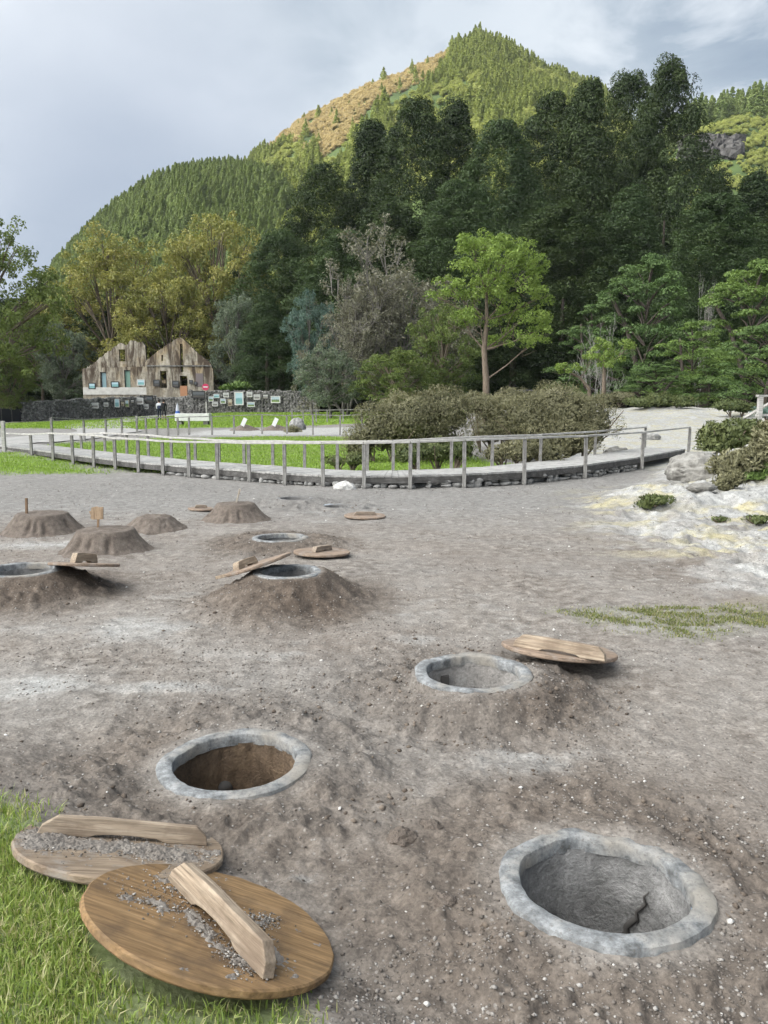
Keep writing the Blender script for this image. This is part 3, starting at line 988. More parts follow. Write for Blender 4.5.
# ------------------------------------------------------------------ mountain, hill, ridge (terrain) and their forest
def terrain(name, sky, R0, R1, z0, trees, seed, treeh):
    """slope rising from distance R0 to a crest at R1 whose outline is given in pixels"""
    sx = np.array([p[0] for p in sky], float); sy = np.array([p[1] for p in sky], float)
    a = np.arange(sx.min(), sx.max() + 1, 5.0)
    t = np.linspace(0, 1.5, 70)
    ypx = np.interp(a, sx, sy)
    zt = CAM[2] + R1 * ((CP * 0 + 512 - ypx) / F * CP - SP) / (CP + (512 - ypx) / F * SP) - treeh

    lin = min(.9, (R1 - R0) / R1 + .10)

    def zf(A, Tt):
        top = np.interp(A, a, zt)
        f = np.where(Tt <= 1, lin * Tt + (1 - lin) * (1 - (1 - np.clip(Tt, 0, 1)) ** 1.8), 1 - (Tt - 1) * .5)
        g = (fbm(A * .02 + seed, Tt * 5, seed, 4) - .5)
        g2 = np.abs(fbm(A * .008 + seed, Tt * 1.2, seed + 5, 3) - .5)
        return z0 + (top - z0) * f + (g * 12 - g2 * 34) * np.sin(np.clip(Tt, 0, 1) * math.pi)

    def xy(A, Tt):
        Y = R0 + (R1 - R0) * Tt
        return (A - 384) / F * Y * (1 / (CP + .3 * SP)), Y

    A, Tt = np.meshgrid(a, t)
    X, Y = xy(A, Tt); Z = zf(A, Tt)
    Z[0] -= 10
    nr, nc = A.shape
    idx = np.arange(nr * nc).reshape(nr, nc)
    Fq = np.stack([idx[:-1, :-1], idx[:-1, 1:], idx[1:, 1:], idx[1:, :-1]], -1).reshape(-1, 4)
    tm = NT(name + '_earth')
    n = tm.noise(tm.pos(), .08, 6)
    tm.color(tm.ramp(n, [(.3, (.022, .040, .012)), (.7, (.05, .08, .02))]))
    o = link(name, np_mesh(name, np.stack([X, Y, Z], -1).reshape(-1, 3), Fq, tm.m, True)); o['kind'] = 'structure'
    return xy, zf


def small_conifer(seed, h=12., w=5.0, n=120, per=26, leaf=.46):
    global rng
    rng = np.random.default_rng(seed)
    t = .05 + .95 * rng.random(n) ** .8
    ang = rng.random(n) * 6.283
    rr = w / 2 * np.minimum(1, (1 - t) * 1.25) * (.35 + .65 * rng.random(n))
    C = np.stack([rr * np.cos(ang), rr * np.sin(ang), t * h], 1)
    rad = .78 * (1.15 - .75 * t)
    return clumps(C, rad, per, leaf, .6, -.6, .6, .4, .2, .7)


def small_round(seed, h=9., w=8., n=60, per=44, leaf=.50):
    global rng
    rng = np.random.default_rng(seed)
    d = unit(rng.normal(size=(n, 3))); d[:, 2] = np.abs(d[:, 2])
    C = d * np.array([w / 2, w / 2, h * .55]) * (.55 + .35 * rng.random((n, 1))) + np.array([0, 0, h * .35])
    return clumps(C, .8 + .8 * rng.random(n), per, leaf, .6, -.6, .6, .4, .1, .7)


FRONT = [(-200, 210), (0, 215), (45, 262), (70, 250), (110, 238), (180, 232), (215, 206), (262, 232), (300, 182), (350, 132), (400, 104), (480, 108), (520, 112), (600, 76), (656, 62), (690, 100), (698, 172), (768, 168), (1000, 150)]


def grow(forest_name, xy, zf, arange, trange, n, protos, hs, mat, seed, n_thing, thing_name, label, group, flabel, sel=None):
    r = np.random.default_rng(seed)
    A = r.uniform(*arange, n); Tt = np.sqrt(r.uniform(trange[0] ** 2, trange[1] ** 2, n))
    if sel is not None:
        m = sel(A, Tt); A, Tt = A[m], Tt[m]
    X, Y = xy(A, Tt); Z = zf(A, Tt)
    hh = hs * r.uniform(.5, 1.15, len(A)) * (.75 + .5 * fbm(A * .05, Tt * 14, seed, 3)) / 12
    wz = hh * r.uniform(.95, 1.45, len(A))
    # visible from the meadow: tip above the near tree tops
    dd = Y * CP - (Z + hh * 12 - CAM[2]) * SP
    uy = Y * SP + (Z + hh * 12 - CAM[2]) * CP
    py = 512 - F * uy / dd; px = 384 + F * X / dd
    vis = (py < np.interp(px, [p[0] for p in FRONT], [p[1] for p in FRONT]) + 6) & (px > -10) & (px < 778)
    order = np.argsort(np.where(vis, Y, 1e9))
    things = set(order[:min(n_thing, vis.sum())].tolist())
    meshes = [np_mesh(thing_name, v, f, mat, fattr=a) for v, f, a in protos]
    rot = r.uniform(0, 6.28, len(A))
    shown = py < np.interp(px, [p[0] for p in FRONT], [p[1] for p in FRONT]) + 75
    rest = []
    for i in range(len(A)):
        if i in things:
            o = link(thing_name, meshes[i % len(protos)], None, (X[i], Y[i], Z[i] - .5))
            o.scale = (wz[i], wz[i], hh[i]); o.rotation_euler = (0, 0, rot[i])
            tag(o, label, 'tree', group)
        elif shown[i]:
            rest.append(i)
    if not rest: return
    rest = np.array(rest)
    me = bpy.data.meshes.new(forest_name); me.vertices.add(len(rest))
    me.vertices.foreach_set('co', np.stack([X[rest], Y[rest], Z[rest] - .5], 1).astype(np.float32).ravel())
    at_ = me.attributes.new('size', 'FLOAT_VECTOR', 'POINT'); at_.data.foreach_set('vector', np.stack([wz[rest], wz[rest], hh[rest]], 1).astype(np.float32).ravel())
    at_ = me.attributes.new('turn', 'FLOAT_VECTOR', 'POINT'); at_.data.foreach_set('vector', np.stack([0 * rot[rest], 0 * rot[rest], rot[rest]], 1).astype(np.float32).ravel())
    at_ = me.attributes.new('pick', 'INT', 'POINT'); at_.data.foreach_set('value', (rest % len(protos)).astype(np.int32))
    o = tag(link(forest_name, me), flabel, 'forest', None, 'stuff')
    ng = bpy.data.node_groups.new(forest_name, 'GeometryNodeTree')
    ng.interface.new_socket('Geometry', in_out='INPUT', socket_type='NodeSocketGeometry'); ng.interface.new_socket('Geometry', in_out='OUTPUT', socket_type='NodeSocketGeometry')
    gi = ng.nodes.new('NodeGroupInput'); go = ng.nodes.new('NodeGroupOutput'); ip = ng.nodes.new('GeometryNodeInstanceOnPoints'); jn = ng.nodes.new('GeometryNodeJoinGeometry')
    for m_ in meshes:
        oi = ng.nodes.new('GeometryNodeObjectInfo'); oi.inputs['Object'].default_value = bpy.data.objects.new(thing_name + '_form', m_); oi.inputs['As Instance'].default_value = True
        ng.links.new(oi.outputs['Geometry'], jn.inputs[0])

    def named(nm, tp):
        q = ng.nodes.new('GeometryNodeInputNamedAttribute'); q.data_type = tp; q.inputs['Name'].default_value = nm
        return [z for z in q.outputs if z.enabled and z.name == 'Attribute'][0]
    er = ng.nodes.new('FunctionNodeEulerToRotation')
    ng.links.new(named('turn', 'FLOAT_VECTOR'), er.inputs[0])
    ip.inputs['Pick Instance'].default_value = True
    ng.links.new(gi.outputs[0], ip.inputs['Points']); ng.links.new(jn.outputs[0], ip.inputs['Instance'])
    ng.links.new(named('pick', 'INT'), ip.inputs['Instance Index']); ng.links.new(er.outputs[0], ip.inputs['Rotation']); ng.links.new(named('size', 'FLOAT_VECTOR'), ip.inputs['Scale'])
    ng.links.new(ip.outputs[0], go.inputs[0])
    md = o.modifiers.new('forest', 'NODES'); md.node_group = ng


conif = [small_conifer(300 + i, 12, 4.2 + .45 * i) for i in range(6)]
rounds = [small_round(320 + i, 8 + .6 * i, 9 - .5 * i) for i in range(5)]

MAIN = [(60, 330), (120, 285), (180, 225), (230, 172), (270, 134), (300, 106), (350, 80), (400, 58), (440, 38), (478, 21), (500, 30), (530, 50), (560, 66), (590, 78), (640, 120), (700, 165), (780, 200), (900, 240)]
LEFT = [(-160, 460), (-60, 390), (0, 330), (30, 286), (55, 250), (100, 204), (150, 168), (200, 150), (230, 146), (262, 152), (290, 168), (330, 205), (380, 250), (440, 300)]
RIGHT = [(560, 200), (620, 160), (660, 126), (690, 108), (720, 98), (768, 90), (830, 80), (960, 90), (1100, 140)]
xy, zf = terrain('mountain', MAIN, 150, 470, 4, None, 3, 9)


TANP = [(258, 146), (275, 112), (300, 84), (350, 58), (400, 36), (440, 20), (452, 44), (428, 74), (402, 84), (382, 92), (362, 112), (338, 140), (322, 152), (308, 132), (296, 124), (280, 136)]


def seen_at(X, Y, Z):
    d = Y * CP - (Z - CAM[2]) * SP
    return 384 + F * X / d, 512 - F * (Y * SP + (Z - CAM[2]) * CP) / d


def is_tan(A, Tt, lift=0.0):
    X, Y = xy(A, Tt); Z = zf(A, Tt)
    a = poly_sd(*seen_at(X, Y, Z + 3), TANP) < 30 * (fbm(A * .07, Tt * 22, 5, 4) - .5) * 2
    if lift:
        a = a | (poly_sd(*seen_at(X, Y, Z + lift), TANP) < -3)
    return a


MG = 'conifers on the mountain'
grow('mountain_forest', xy, zf, (150, 720), (.12, 1.02), 11000, conif, 7.8, F_HILL, 71, 110, 'conifer_tree',
     'sunlit green conifer in the forest covering the steep mountain', MG, 'dense sunlit conifer forest covering the steep mountain', lambda A, T: (~is_tan(A, T, 9) | (np.random.default_rng(4).random(len(A)) < .02)) & (fbm(A * .03, T * 9, 44, 3) < .60))
grow('mountain_wood', xy, zf, (150, 720), (.12, 1.01), 7000, rounds, 5.6, F_HILLR, 76, 60, 'broadleaf_tree',
     'round headed bright green tree among the conifers of the mountain', 'round trees on the mountain', 'round headed trees among the mountain conifers', lambda A, T: ~is_tan(A, T, 8) & (fbm(A * .03, T * 9, 44, 3) > .44))
grow('tan_forest', xy, zf, (245, 470), (.35, 1.03), 5200, rounds, 4.2, F_TAN, 72, 60, 'tan_tree',
     'tan leaved tree on the bare coloured crest of the mountain', 'tan trees on the mountain crest', 'tan autumn wood along the mountain crest', is_tan)
xy2, zf2 = terrain('hill', LEFT, 170, 330, 5, None, 9, 8)
grow('hill_forest', xy2, zf2, (-120, 400), (.15, 1.02), 9000, conif, 5.4, F_HILL2, 73, 90, 'conifer_tree',
     'slim green conifer on the rounded hill behind the ruined house', 'conifers on the rounded hill', 'dense conifer forest on the rounded hill')
xy3, zf3 = terrain('ridge', RIGHT, 200, 400, 5, None, 14, 8)
grow('hill_wood', xy2, zf2, (-120, 400), (.15, 1.01), 5000, rounds, 4.2, F_HILL2, 78, 50, 'broadleaf_tree',
     'round headed tree among the conifers of the rounded hill', 'round trees on the rounded hill', 'round headed trees on the rounded hill', lambda A, T: fbm(A * .04, T * 8, 46, 3) > .47)
grow('ridge_forest', xy3, zf3, (660, 900), (.86, 1.02), 320, conif, 14, F_HILL2, 74, 40, 'conifer_tree',
     'conifer on the skyline of the ridge above the rock cliff', 'conifers on the cliff ridge', 'conifer wood on the cliff ridge')
grow('ridge_scrub', xy3, zf3, (640, 900), (.45, .90), 1500, rounds, 4.5, F_HILLR, 75, 0, 'ridge_bush', '', '', 'bright green scrub on the ridge below the conifers', lambda A, T: (np.abs(seen_at(*xy3(A, T), zf3(A, T) + 1)[1] - 150) > 14) | (A > 730) | (A < 668))

# rock cliff on the ridge
mb = MB()
random.seed(3)
for i in range(120):
    A = random.uniform(672, 726); T_ = .80 + random.uniform(-.02, .02)
    want = random.uniform(141, 156)
    tt = np.linspace(.2, 1, 160); qx, qy = xy3(np.full(160, A), tt); qz = zf3(np.full(160, A), tt)
    j_ = int(np.argmin(np.abs(seen_at(qx, qy, qz)[1] - want)))
    c = np.array([qx[j_], qy[j_] - 5, qz[j_] - 1.5])
    Mx = Matrix.Rotation(random.uniform(0, 3), 3, 'Z') @ Matrix.Rotation(random.uniform(-.4, .4), 3, 'X')
    mb.box(c, (random.uniform(2, 4.6), random.uniform(3, 5), random.uniform(2.2, 5.5)), Mx, .8)
tag(mb.build('rock_cliff', stone('cliff_rock', ((.022, .022, .024), (.05, .05, .053), (.115, .115, .115)), .5, 1, .6)), 'grey rock cliff outcrop below the ridge conifers', 'cliff')

# ------------------------------------------------------------------ cooking pits
CONC = stone('pale_concrete', ((.25, .275, .30), (.36, .39, .42), (.46, .49, .51)), 7, .35, .006)
_t = NT('worn_concrete'); _p = _t.coord('Object')
_n = _t.noise(_p, 16, 9, .72); _n2 = _t.noise(_p, 4, 5, .6); _n3 = _t.noise(_p, 80, 4, .7)
_c = _t.ramp(_n, [(.34, (.075, .076, .076)), (.5, (.195, .202, .206)), (.66, (.35, .358, .362))])
_c = _t.mix(_t.ramp(_n2, [(.50, 0.0), (.64, .8)]), _c, (.25, .225, .19))
_c = _t.mix(_t.ramp(_n3, [(.55, 0.0), (.66, .75)]), _c, (.13, .12, .11))
_t.color(_c); _t.bump(_t.math('ADD', _n, _n3), .5, .006); CONC = _t.m


def shaft_mat(name, cols, crack=False):
    t = NT(name); p = t.coord('Object')
    n = t.noise(p, 7, 9, .7); n2 = t.noise(p, 2.2, 4); n3 = t.noise(p, 70, 3, .7)
    c = t.ramp(n, [(.28, cols[0]), (.5, cols[1]), (.72, cols[2])])
    c = t.mix(t.ramp(n2, [(.42, 0.0), (.6, .8)]), c, cols[3])
    c = t.mix(.6, c, t.ramp(n3, [(.3, .6), (.7, 1.3)]), 'MULTIPLY')
    t.color(c); t.bump(t.math('ADD', n, t.math('MULTIPLY', n3, .4)), .9, .02)
    return t.m


DARKRIM = stone('soiled_concrete', ((.10, .095, .09), (.16, .155, .15), (.24, .235, .23)), 7, .4, .006)
SH = {'A': shaft_mat('grey_lining', ((.09, .088, .085), (.25, .245, .24), (.42, .41, .40), (.16, .157, .153))),
      'B': shaft_mat('earth_lining', ((.07, .05, .035), (.15, .105, .07), (.25, .18, .115), (.11, .08, .055))),
      'C': shaft_mat('ash_lining', ((.20, .19, .18), (.34, .325, .31), (.50, .485, .47), (.28, .26, .24)))}
CRACK = plain('crack_shade_tone', (.075, .07, .066))  # dark solid tone stands for the shade inside crack, hole and slot
PLAB = {
    'A': 'open cooking pit with a cracked grey lining, biggest one in the picture',
    'B': 'open cooking pit with a brown earth inside, just beyond the pair of wooden lids',
    'C': 'open cooking pit with a pale gritty inside beside the propped lid',
    'D': 'open cooking pit on top of the steep dark soil heap',
    'E': 'open cooking pit with a thin bright rim behind the flat lying lid',
    'F': 'far open cooking pit, a flat dark slot beside the farthest lid',
    'G': 'farthest open cooking pit, in a low dark heap close to the boardwalk',
    'H': 'open cooking pit cut by the picture edge with a lid on its rim'}
for nm, (cx, cy, rz, r, fall) in PITS.items():
    o = empty('cooking_pit', (cx, cy, 0), PLAB[nm], 'pit', 'open cooking pits')
    ri = r - .074
    if nm == 'A':
        o.rotation_euler = (R(-2.4), 0, 0)
    n = 150 if nm in 'ABC' else 64
    prof = [(ri + .002, rz - .055), (ri, rz - .010), (ri + .004, rz - .002), (ri + .010, rz + .001), (ri + .035, rz + .003), (r - .012, rz + .001), (r - .003, rz - .004), (r, rz - .014), (r + .006, rz - .075)]
    if nm == 'F':
        prof = [(a, b - .02) for a, b in prof]
    rim = MB().lathe(prof, n, .010, False, cx * 3).build('rim', DARKRIM if nm in 'FG' else CONC, o, 'sharp')
    mat = SH.get(nm, SH['A'])
    # lining wall with a rough surface
    mb = MB(); vs = []; fs = []; rows = 14 if nm in 'ABC' else 6
    for j in range(rows + 1):
        z = rz - .045 - (.70 * j / rows)
        for i in range(n):
            a = 2 * math.pi * i / n
            q = ri + .006 + (.035 if nm == 'B' else .012) * (float(fbm(a * 4 * r * 6 + cx, z * 14, 91, 3)) - .5) + .03 * (j / rows)
            vs.append((q * math.cos(a), q * math.sin(a), z))
    for j in range(rows):
        for i in range(n):
            fs.append((j * n + i, (j + 1) * n + i, (j + 1) * n + (i + 1) % n, j * n + (i + 1) % n))
    mb.add(vs, fs).build('lining', mat, o, True)
    mb = MB(); k = 40
    vs = [(0, 0, rz - .72)]; fs = []
    for ring in (.35, .7, 1.15):
        for i in range(k):
            a = 2 * math.pi * i / k
            vs.append((ri * ring * math.cos(a), ri * ring * math.sin(a), rz - .72 + .05 * ring + .04 * (random.random() - .5)))
    for i in range(k):
        fs.append((0, 1 + i, 1 + (i + 1) % k))
        for ring in range(2):
            b = 1 + ring * k
            fs.append((b + i, b + k + i, b + k + (i + 1) % k, b + (i + 1) % k))
    mb.add(vs, fs).build('pit_floor', mat, o, True)
    # crack in the lining of the nearest pit, drain hole in the next, slot in the third
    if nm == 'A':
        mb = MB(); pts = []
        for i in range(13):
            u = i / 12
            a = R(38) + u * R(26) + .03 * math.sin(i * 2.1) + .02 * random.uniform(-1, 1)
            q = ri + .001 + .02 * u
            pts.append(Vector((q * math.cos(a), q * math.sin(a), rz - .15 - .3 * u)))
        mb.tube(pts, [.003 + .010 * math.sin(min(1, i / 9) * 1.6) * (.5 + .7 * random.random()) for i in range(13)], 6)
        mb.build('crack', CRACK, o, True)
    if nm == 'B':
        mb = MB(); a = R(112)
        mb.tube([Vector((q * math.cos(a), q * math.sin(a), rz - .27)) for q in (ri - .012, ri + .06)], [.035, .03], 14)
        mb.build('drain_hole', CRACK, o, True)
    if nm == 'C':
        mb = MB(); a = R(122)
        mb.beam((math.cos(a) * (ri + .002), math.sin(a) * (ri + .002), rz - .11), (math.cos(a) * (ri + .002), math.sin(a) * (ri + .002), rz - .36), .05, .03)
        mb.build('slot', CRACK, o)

# ------------------------------------------------------------------ wooden lids
W_A = wood('plywood_orange', ((.12, .072, .035), (.25, .155, .075), (.34, .225, .12), (.10, .066, .04)), 0, .8, None, -.8)
W_B = wood('plywood_dirty', ((.16, .115, .075), (.25, .19, .135), (.34, .27, .20), (.12, .085, .06)), 0, 1, (.24, .21, .18))
W_C = wood('plywood_grey', ((.17, .12, .085), (.27, .20, .15), (.35, .28, .22), (.15, .11, .08)), 0, 1, (.25, .21, .18))
W_H = wood('handle_wood', ((.20, .15, .105), (.34, .27, .20), (.46, .385, .30), (.17, .125, .09)), 0, 1.2)
W_H2 = wood('handle_weathered', ((.17, .13, .10), (.28, .225, .175), (.38, .32, .26), (.13, .10, .08)), 0, 1.2)


def lid(c, nrm, rad, dirn, L, hh, wd, dmat, hmat, label, off=(0, 0), n=90, edge=None):
    """round board lid: centre, normal, radius; dirn = handle direction, off = handle centre in the lid's own axes"""
    Zv = Vector(nrm).normalized(); Xv = Vector(dirn); Xv = (Xv - Zv * Xv.dot(Zv)).normalized(); Yv = Zv.cross(Xv)
    o = empty('pit_cover', c, label, 'cover', 'round wooden pit covers')
    o.matrix_world = Matrix.Translation(Vector(c)) @ Matrix((Xv, Yv, Zv)).transposed().to_4x4()
    th = .027
    n = int(n * 1.6)
    prof = [(0.0001, -th), (rad - .006, -th), (rad, -th + .006), (rad, -.005), (rad - .005, 0), (rad * .66, .001), (rad * .33, 0), (0.0001, 0)]
    MB().lathe(prof, n, .005, False, c[0]).build('board', dmat, o, 'sharp')
    # handle: a plank on edge, ends cut back, hand hole under its middle
    a = L / 2
    P = [(-a, 0), (-a + .01, hh * .45), (-a * .80, hh * .98), (-a * .3, hh * 1.03), (a * .2, hh), (a * .84, hh * .96), (a * .97, hh * .5), (a, 0), (a * .48, 0), (a * .38, hh * .15), (a * .1, hh * .24), (-a * .18, hh * .22), (-a * .34, hh * .14), (-a * .42, 0)]
    vs = []; m = len(P)
    for s in (-1, 1):
        for x, z in P:
            vs.append((x + off[0], s * wd / 2 + off[1], z + .001))
    # split into quads via two strips so that the hand hole stays concave but clean
    fs = [tuple(range(m))[::1], tuple(range(2 * m - 1, m - 1, -1))]
    for i in range(m):
        j = (i + 1) % m
        fs.append((j, i, m + i, m + j))
    MB().add(vs, fs).build('handle', hmat, o, False, .003)
    return o


def lid_dir(c, n, p0, p1):
    c = np.array(c); n = np.array(n, float); n /= np.linalg.norm(n)
    a = hit_plane(*p0, c, n); b = hit_plane(*p1, c, n)
    m = (a + b) / 2 - c
    d = b - a; L = np.linalg.norm(d); d /= L
    y = np.cross(n, d)
    return d, L, (float(m @ d), float(m @ y))


c1, n1 = (-.918, 2.52, .135), (.151, .302, 1)
d, L, off = lid_dir(c1, n1, (37, 833), (207, 845))
lid1 = lid(c1, n1, .358, d, L, .064, .036, W_B, W_H, 'soil smeared wooden lid at the grass edge, half under the orange brown lid', off)
c2, n2 = (-.502, 2.077, .168), (.317, .286, 1)
d, L, off = lid_dir(c2, n2, (172, 880), (268, 980))
lid2 = lid(c2, n2, .374, d, L, .080, .037, W_A, W_H, 'orange brown wooden lid tilted on the grass, lying over the edge of another lid', off)
c3, n3 = (1.133, 4.817, .095), (.067, .094, 1)
n3 = (.085, .135, 1); c3 = (1.133, 4.817, .115)
d, L, off = lid_dir(c3, n3, (514, 646), (606, 662))
lid3 = lid(c3, n3, .365, d, L, .085, .042, W_C, W_H, 'wooden lid propped on the soil beside the pale gritty pit', off)
g = hit(322, 551, .06)
lid(g, (.02, .04, 1), .315, (.7, 1, 0), .30, .06, .06, W_C, W_H2, 'reddish flat lid lying beside the thin rimmed pit', (0, 0), 48)
g = hit(365, 515, .05)
lid(g, (.02, .0, 1), .315, (1, .15, 0), .34, .05, .05, W_C, W_H2, 'farthest flat lid, closest to the boardwalk', (0, 0), 48)
g = hit(84, 563, .245)
lid(g, (.03, .20, 1), .31, (.35, 1, 0), .30, .09, .06, W_C, W_H, 'lid resting level on the rim of the pit at the picture edge', (0, 0), 48)
g = hit(258, 563, .295)
lid(g, (-.34, .10, 1), .30, (.5, .9, 0), .28, .07, .07, W_C, W_H, 'pale lid leaning on the rim of the pit in the steep soil heap', (-.05, .1), 48)
g = hit(201, 508, .06)
lid(g, (.05, .0, 1), .2, (1, .3, 0), .2, .05, .05, W_C, W_H2, 'small dark lid on the ground beside the fluted mound with the pale stick', (0, 0), 32)
# plank leaning below the pale lid
a = hit(219, 577, .08); b = hit(252, 569, .20)
mb = MB(); mb.beam(a, b, .10, .03)
tag(mb.build('wooden_plank', W_H, None, False, .004), 'short pale plank lying on the side of the steep soil heap', 'plank')


# loose soil on the lids
def loose(o, pts, seed, mat, hmax=.014):
    """gravelly soil spilled on a lid, in the lid's own axes; pts = (x, y, rx, ry, amount)"""
    n = 230
    xs = np.linspace(-.37, .37, n); X, Y = np.meshgrid(xs, xs)
    Z = np.full(X.shape, -.012)
    for x, y, rx, ry, a in pts:
        Z = np.maximum(Z, a * hmax * np.exp(-((X - x) / rx) ** 2 - ((Y - y) / ry) ** 2) * 1.1 - .007)
    Z = Z + (fbm(X * 24 + seed, Y * 24, seed, 5, .8) - .5) * .030 + (fbm(X * 110, Y * 110, seed + 2, 2) - .5) * .010
    Z = np.where(np.hypot(X, Y) > .345, -1, Z)
    idx = np.arange(n * n).reshape(n, n)
    Fq = np.stack([idx[:-1, :-1], idx[:-1, 1:], idx[1:, 1:], idx[1:, :-1]], -1).reshape(-1, 4)
    zz = Z.ravel()
    keep = (zz[Fq].max(1) > .0) & (zz[Fq].min(1) > -.5)
    Fq = Fq[keep]
    V = np.stack([X.ravel(), Y.ravel(), np.maximum(zz, -.002)], 1)
    used = np.unique(Fq); mp = np.zeros(len(V), int); mp[used] = np.arange(len(used))
    Vw = np.array([tuple(o.matrix_world @ Vector(p)) for p in V[used]])
    return tag(link('loose_soil', np_mesh('loose_soil', Vw, mp[Fq], mat, False)), 'grey loose soil spilled on a wooden lid', 'soil', None, 'stuff')


_t = NT('spilled_soil'); _p = _t.pos(); _n = _t.noise(_p, 90, 5, .7); _n2 = _t.noise(_p, 12, 4)
_t.color(_t.mix(.5, _t.ramp(_n, [(.3, (.09, .078, .066)), (.6, (.22, .198, .175)), (.8, (.36, .335, .305))]), _t.ramp(_n2, [(.3, (.17, .145, .125)), (.7, (.30, .27, .24))])))
_t.bump(_n, .8, .006); SOIL2 = _t.m
def crumbs(o, pts, n, seed):
    r = np.random.default_rng(seed); k = r.integers(0, len(pts), n); P = np.array(pts)[k]
    x = P[:, 0] + P[:, 2] * r.normal(size=n) * .75; y = P[:, 1] + P[:, 3] * r.normal(size=n) * .75
    m = np.hypot(x, y) < .34; x, y = x[m], y[m]; n = len(x)
    s_ = .0010 * (6 ** (r.random(n) ** 2.6))
    base = np.array([(0, 0, 1), (1, 0, 0), (.31, .95, 0), (-.81, .59, 0), (-.81, -.59, 0), (.31, -.95, 0), (0, 0, -1)], float)
    tri = np.array([(0, 1, 2), (0, 2, 3), (0, 3, 4), (0, 4, 5), (0, 5, 1), (6, 2, 1), (6, 3, 2), (6, 4, 3), (6, 5, 4), (6, 1, 5)])
    B = base[None] * (1 + .5 * (r.random((n, 7, 1)) - .5)) * s_[:, None, None] * np.array([1, .85, .65]) + np.stack([x, y, s_ * .5], 1)[:, None, :]
    Mx = np.array(o.matrix_world)
    V = B.reshape(-1, 3) @ Mx[:3, :3].T + Mx[:3, 3]
    tag(link('soil_crumbs', np_mesh('soil_crumbs', V, (np.arange(n)[:, None, None] * 7 + tri[None]).reshape(-1, 3), CRUMB, False, np.repeat(r.random(n), 10))), 'grey crumbs of soil strewn on a wooden lid', 'soil', None, 'stuff')


CRUMB = NT('crumb_soil'); CRUMB.color(CRUMB.ramp(CRUMB.attr('var', 'Fac'), [(0, (.07, .06, .05)), (.7, (.24, .215, .19)), (1, (.42, .40, .37))])); CRUMB = CRUMB.m
P_2 = [(-.12, .055, .13, .05, 1.3), (.10, .07, .16, .045, 1.2), (-.2, .02, .08, .08, .9), (.22, -.05, .06, .03, .8), (-.1, -.16, .07, .07, .6), (0.02, .16, .04, .05, .5), (.05, -.06, .18, .03, .6)]
P_1 = [(0, -.05, .26, .07, 1.1), (-.25, .0, .08, .12, 1.2), (.15, -.10, .15, .06, .9), (0, .09, .2, .05, .8)]
crumbs(lid2, P_2, 3600, 5); crumbs(lid1, P_1, 3200, 6)
loose(lid2, [(-.12, .055, .13, .05, 1.3), (.10, .07, .16, .045, 1.2), (-.2, .02, .08, .08, .9), (.22, -.05, .06, .03, .8), (-.1, -.16, .07, .07, .6), (0.02, .16, .04, .05, .5), (.05, -.06, .18, .03, .6)], 4, SOIL2)
loose(lid1, [(0, -.05, .26, .07, 1.1), (-.25, .0, .08, .12, 1.2), (.15, -.10, .15, .06, .9), (0, .09, .2, .05, .8)], 5, SOIL2)

# ------------------------------------------------------------------ mounds over buried pots
_t = NT('mound_soil'); _p = _t.pos(); _n = _t.noise(_p, 14, 7, .65); _n3 = _t.noise(_p, 90, 3, .7)
_c = _t.ramp(_n, [(.3, (.095, .075, .062)), (.55, (.165, .136, .114)), (.75, (.24, .205, .175))])
_t.color(_t.mix(.7, _c, _t.ramp(_n3, [(.25, .6), (.75, 1.3)]), 'MULTIPLY')); _t.bump(_t.math('ADD', _n, _n3), .8, .02); MOUND = _t.m


def mound(px, py, rb, rt, h, label, seed, flute=True):
    c = hit(px, py, 0)
    rnd = np.random.default_rng(seed)
    n, m = 180, 26
    o = empty('soil_mound', (c[0], c[1], gz(c[0], c[1]) - .02), label, 'mound', 'soil mounds over buried pots')
    V = []
    facets = np.sort(rnd.uniform(0, 6.283, 15))
    for j in range(m + 1):
        t = j / m
        for i in range(n):
            a = 2 * math.pi * i / n
            fl = 0
            if flute:
                dmin = np.abs((a - facets + math.pi) % (2 * math.pi) - math.pi).min()
                fl = -.045 * math.exp(-(dmin / .075) ** 2) + .014 * math.sin(a * 5 + seed)
            if t < .7:
                u = t / .7
                r = rb + (rt - rb) * u ** .75; z = h * (u ** 1.15)
                r += fl * math.sin(min(1, u * 1.2) * math.pi)
            else:
                u = (t - .7) / .3
                r = rt * (1 - u); z = h + (.025 * u if flute else h * .14 * math.sin(u * 1.57))
            q = .03 * (float(fbm(math.cos(a) * r * 9 + seed, math.sin(a) * r * 9, 93, 3)) - .5)
            if not flute:
                q *= 2.2
            V.append((r * math.cos(a) * (1 + q), r * math.sin(a) * (1 + q), z + q * .8))
    Fq = [(j * n + i, j * n + (i + 1) % n, (j + 1) * n + (i + 1) % n, (j + 1) * n + i) for j in range(m) for i in range(n)]
    MB().add(V, Fq).build('heap', MOUND, o, True)
    return c


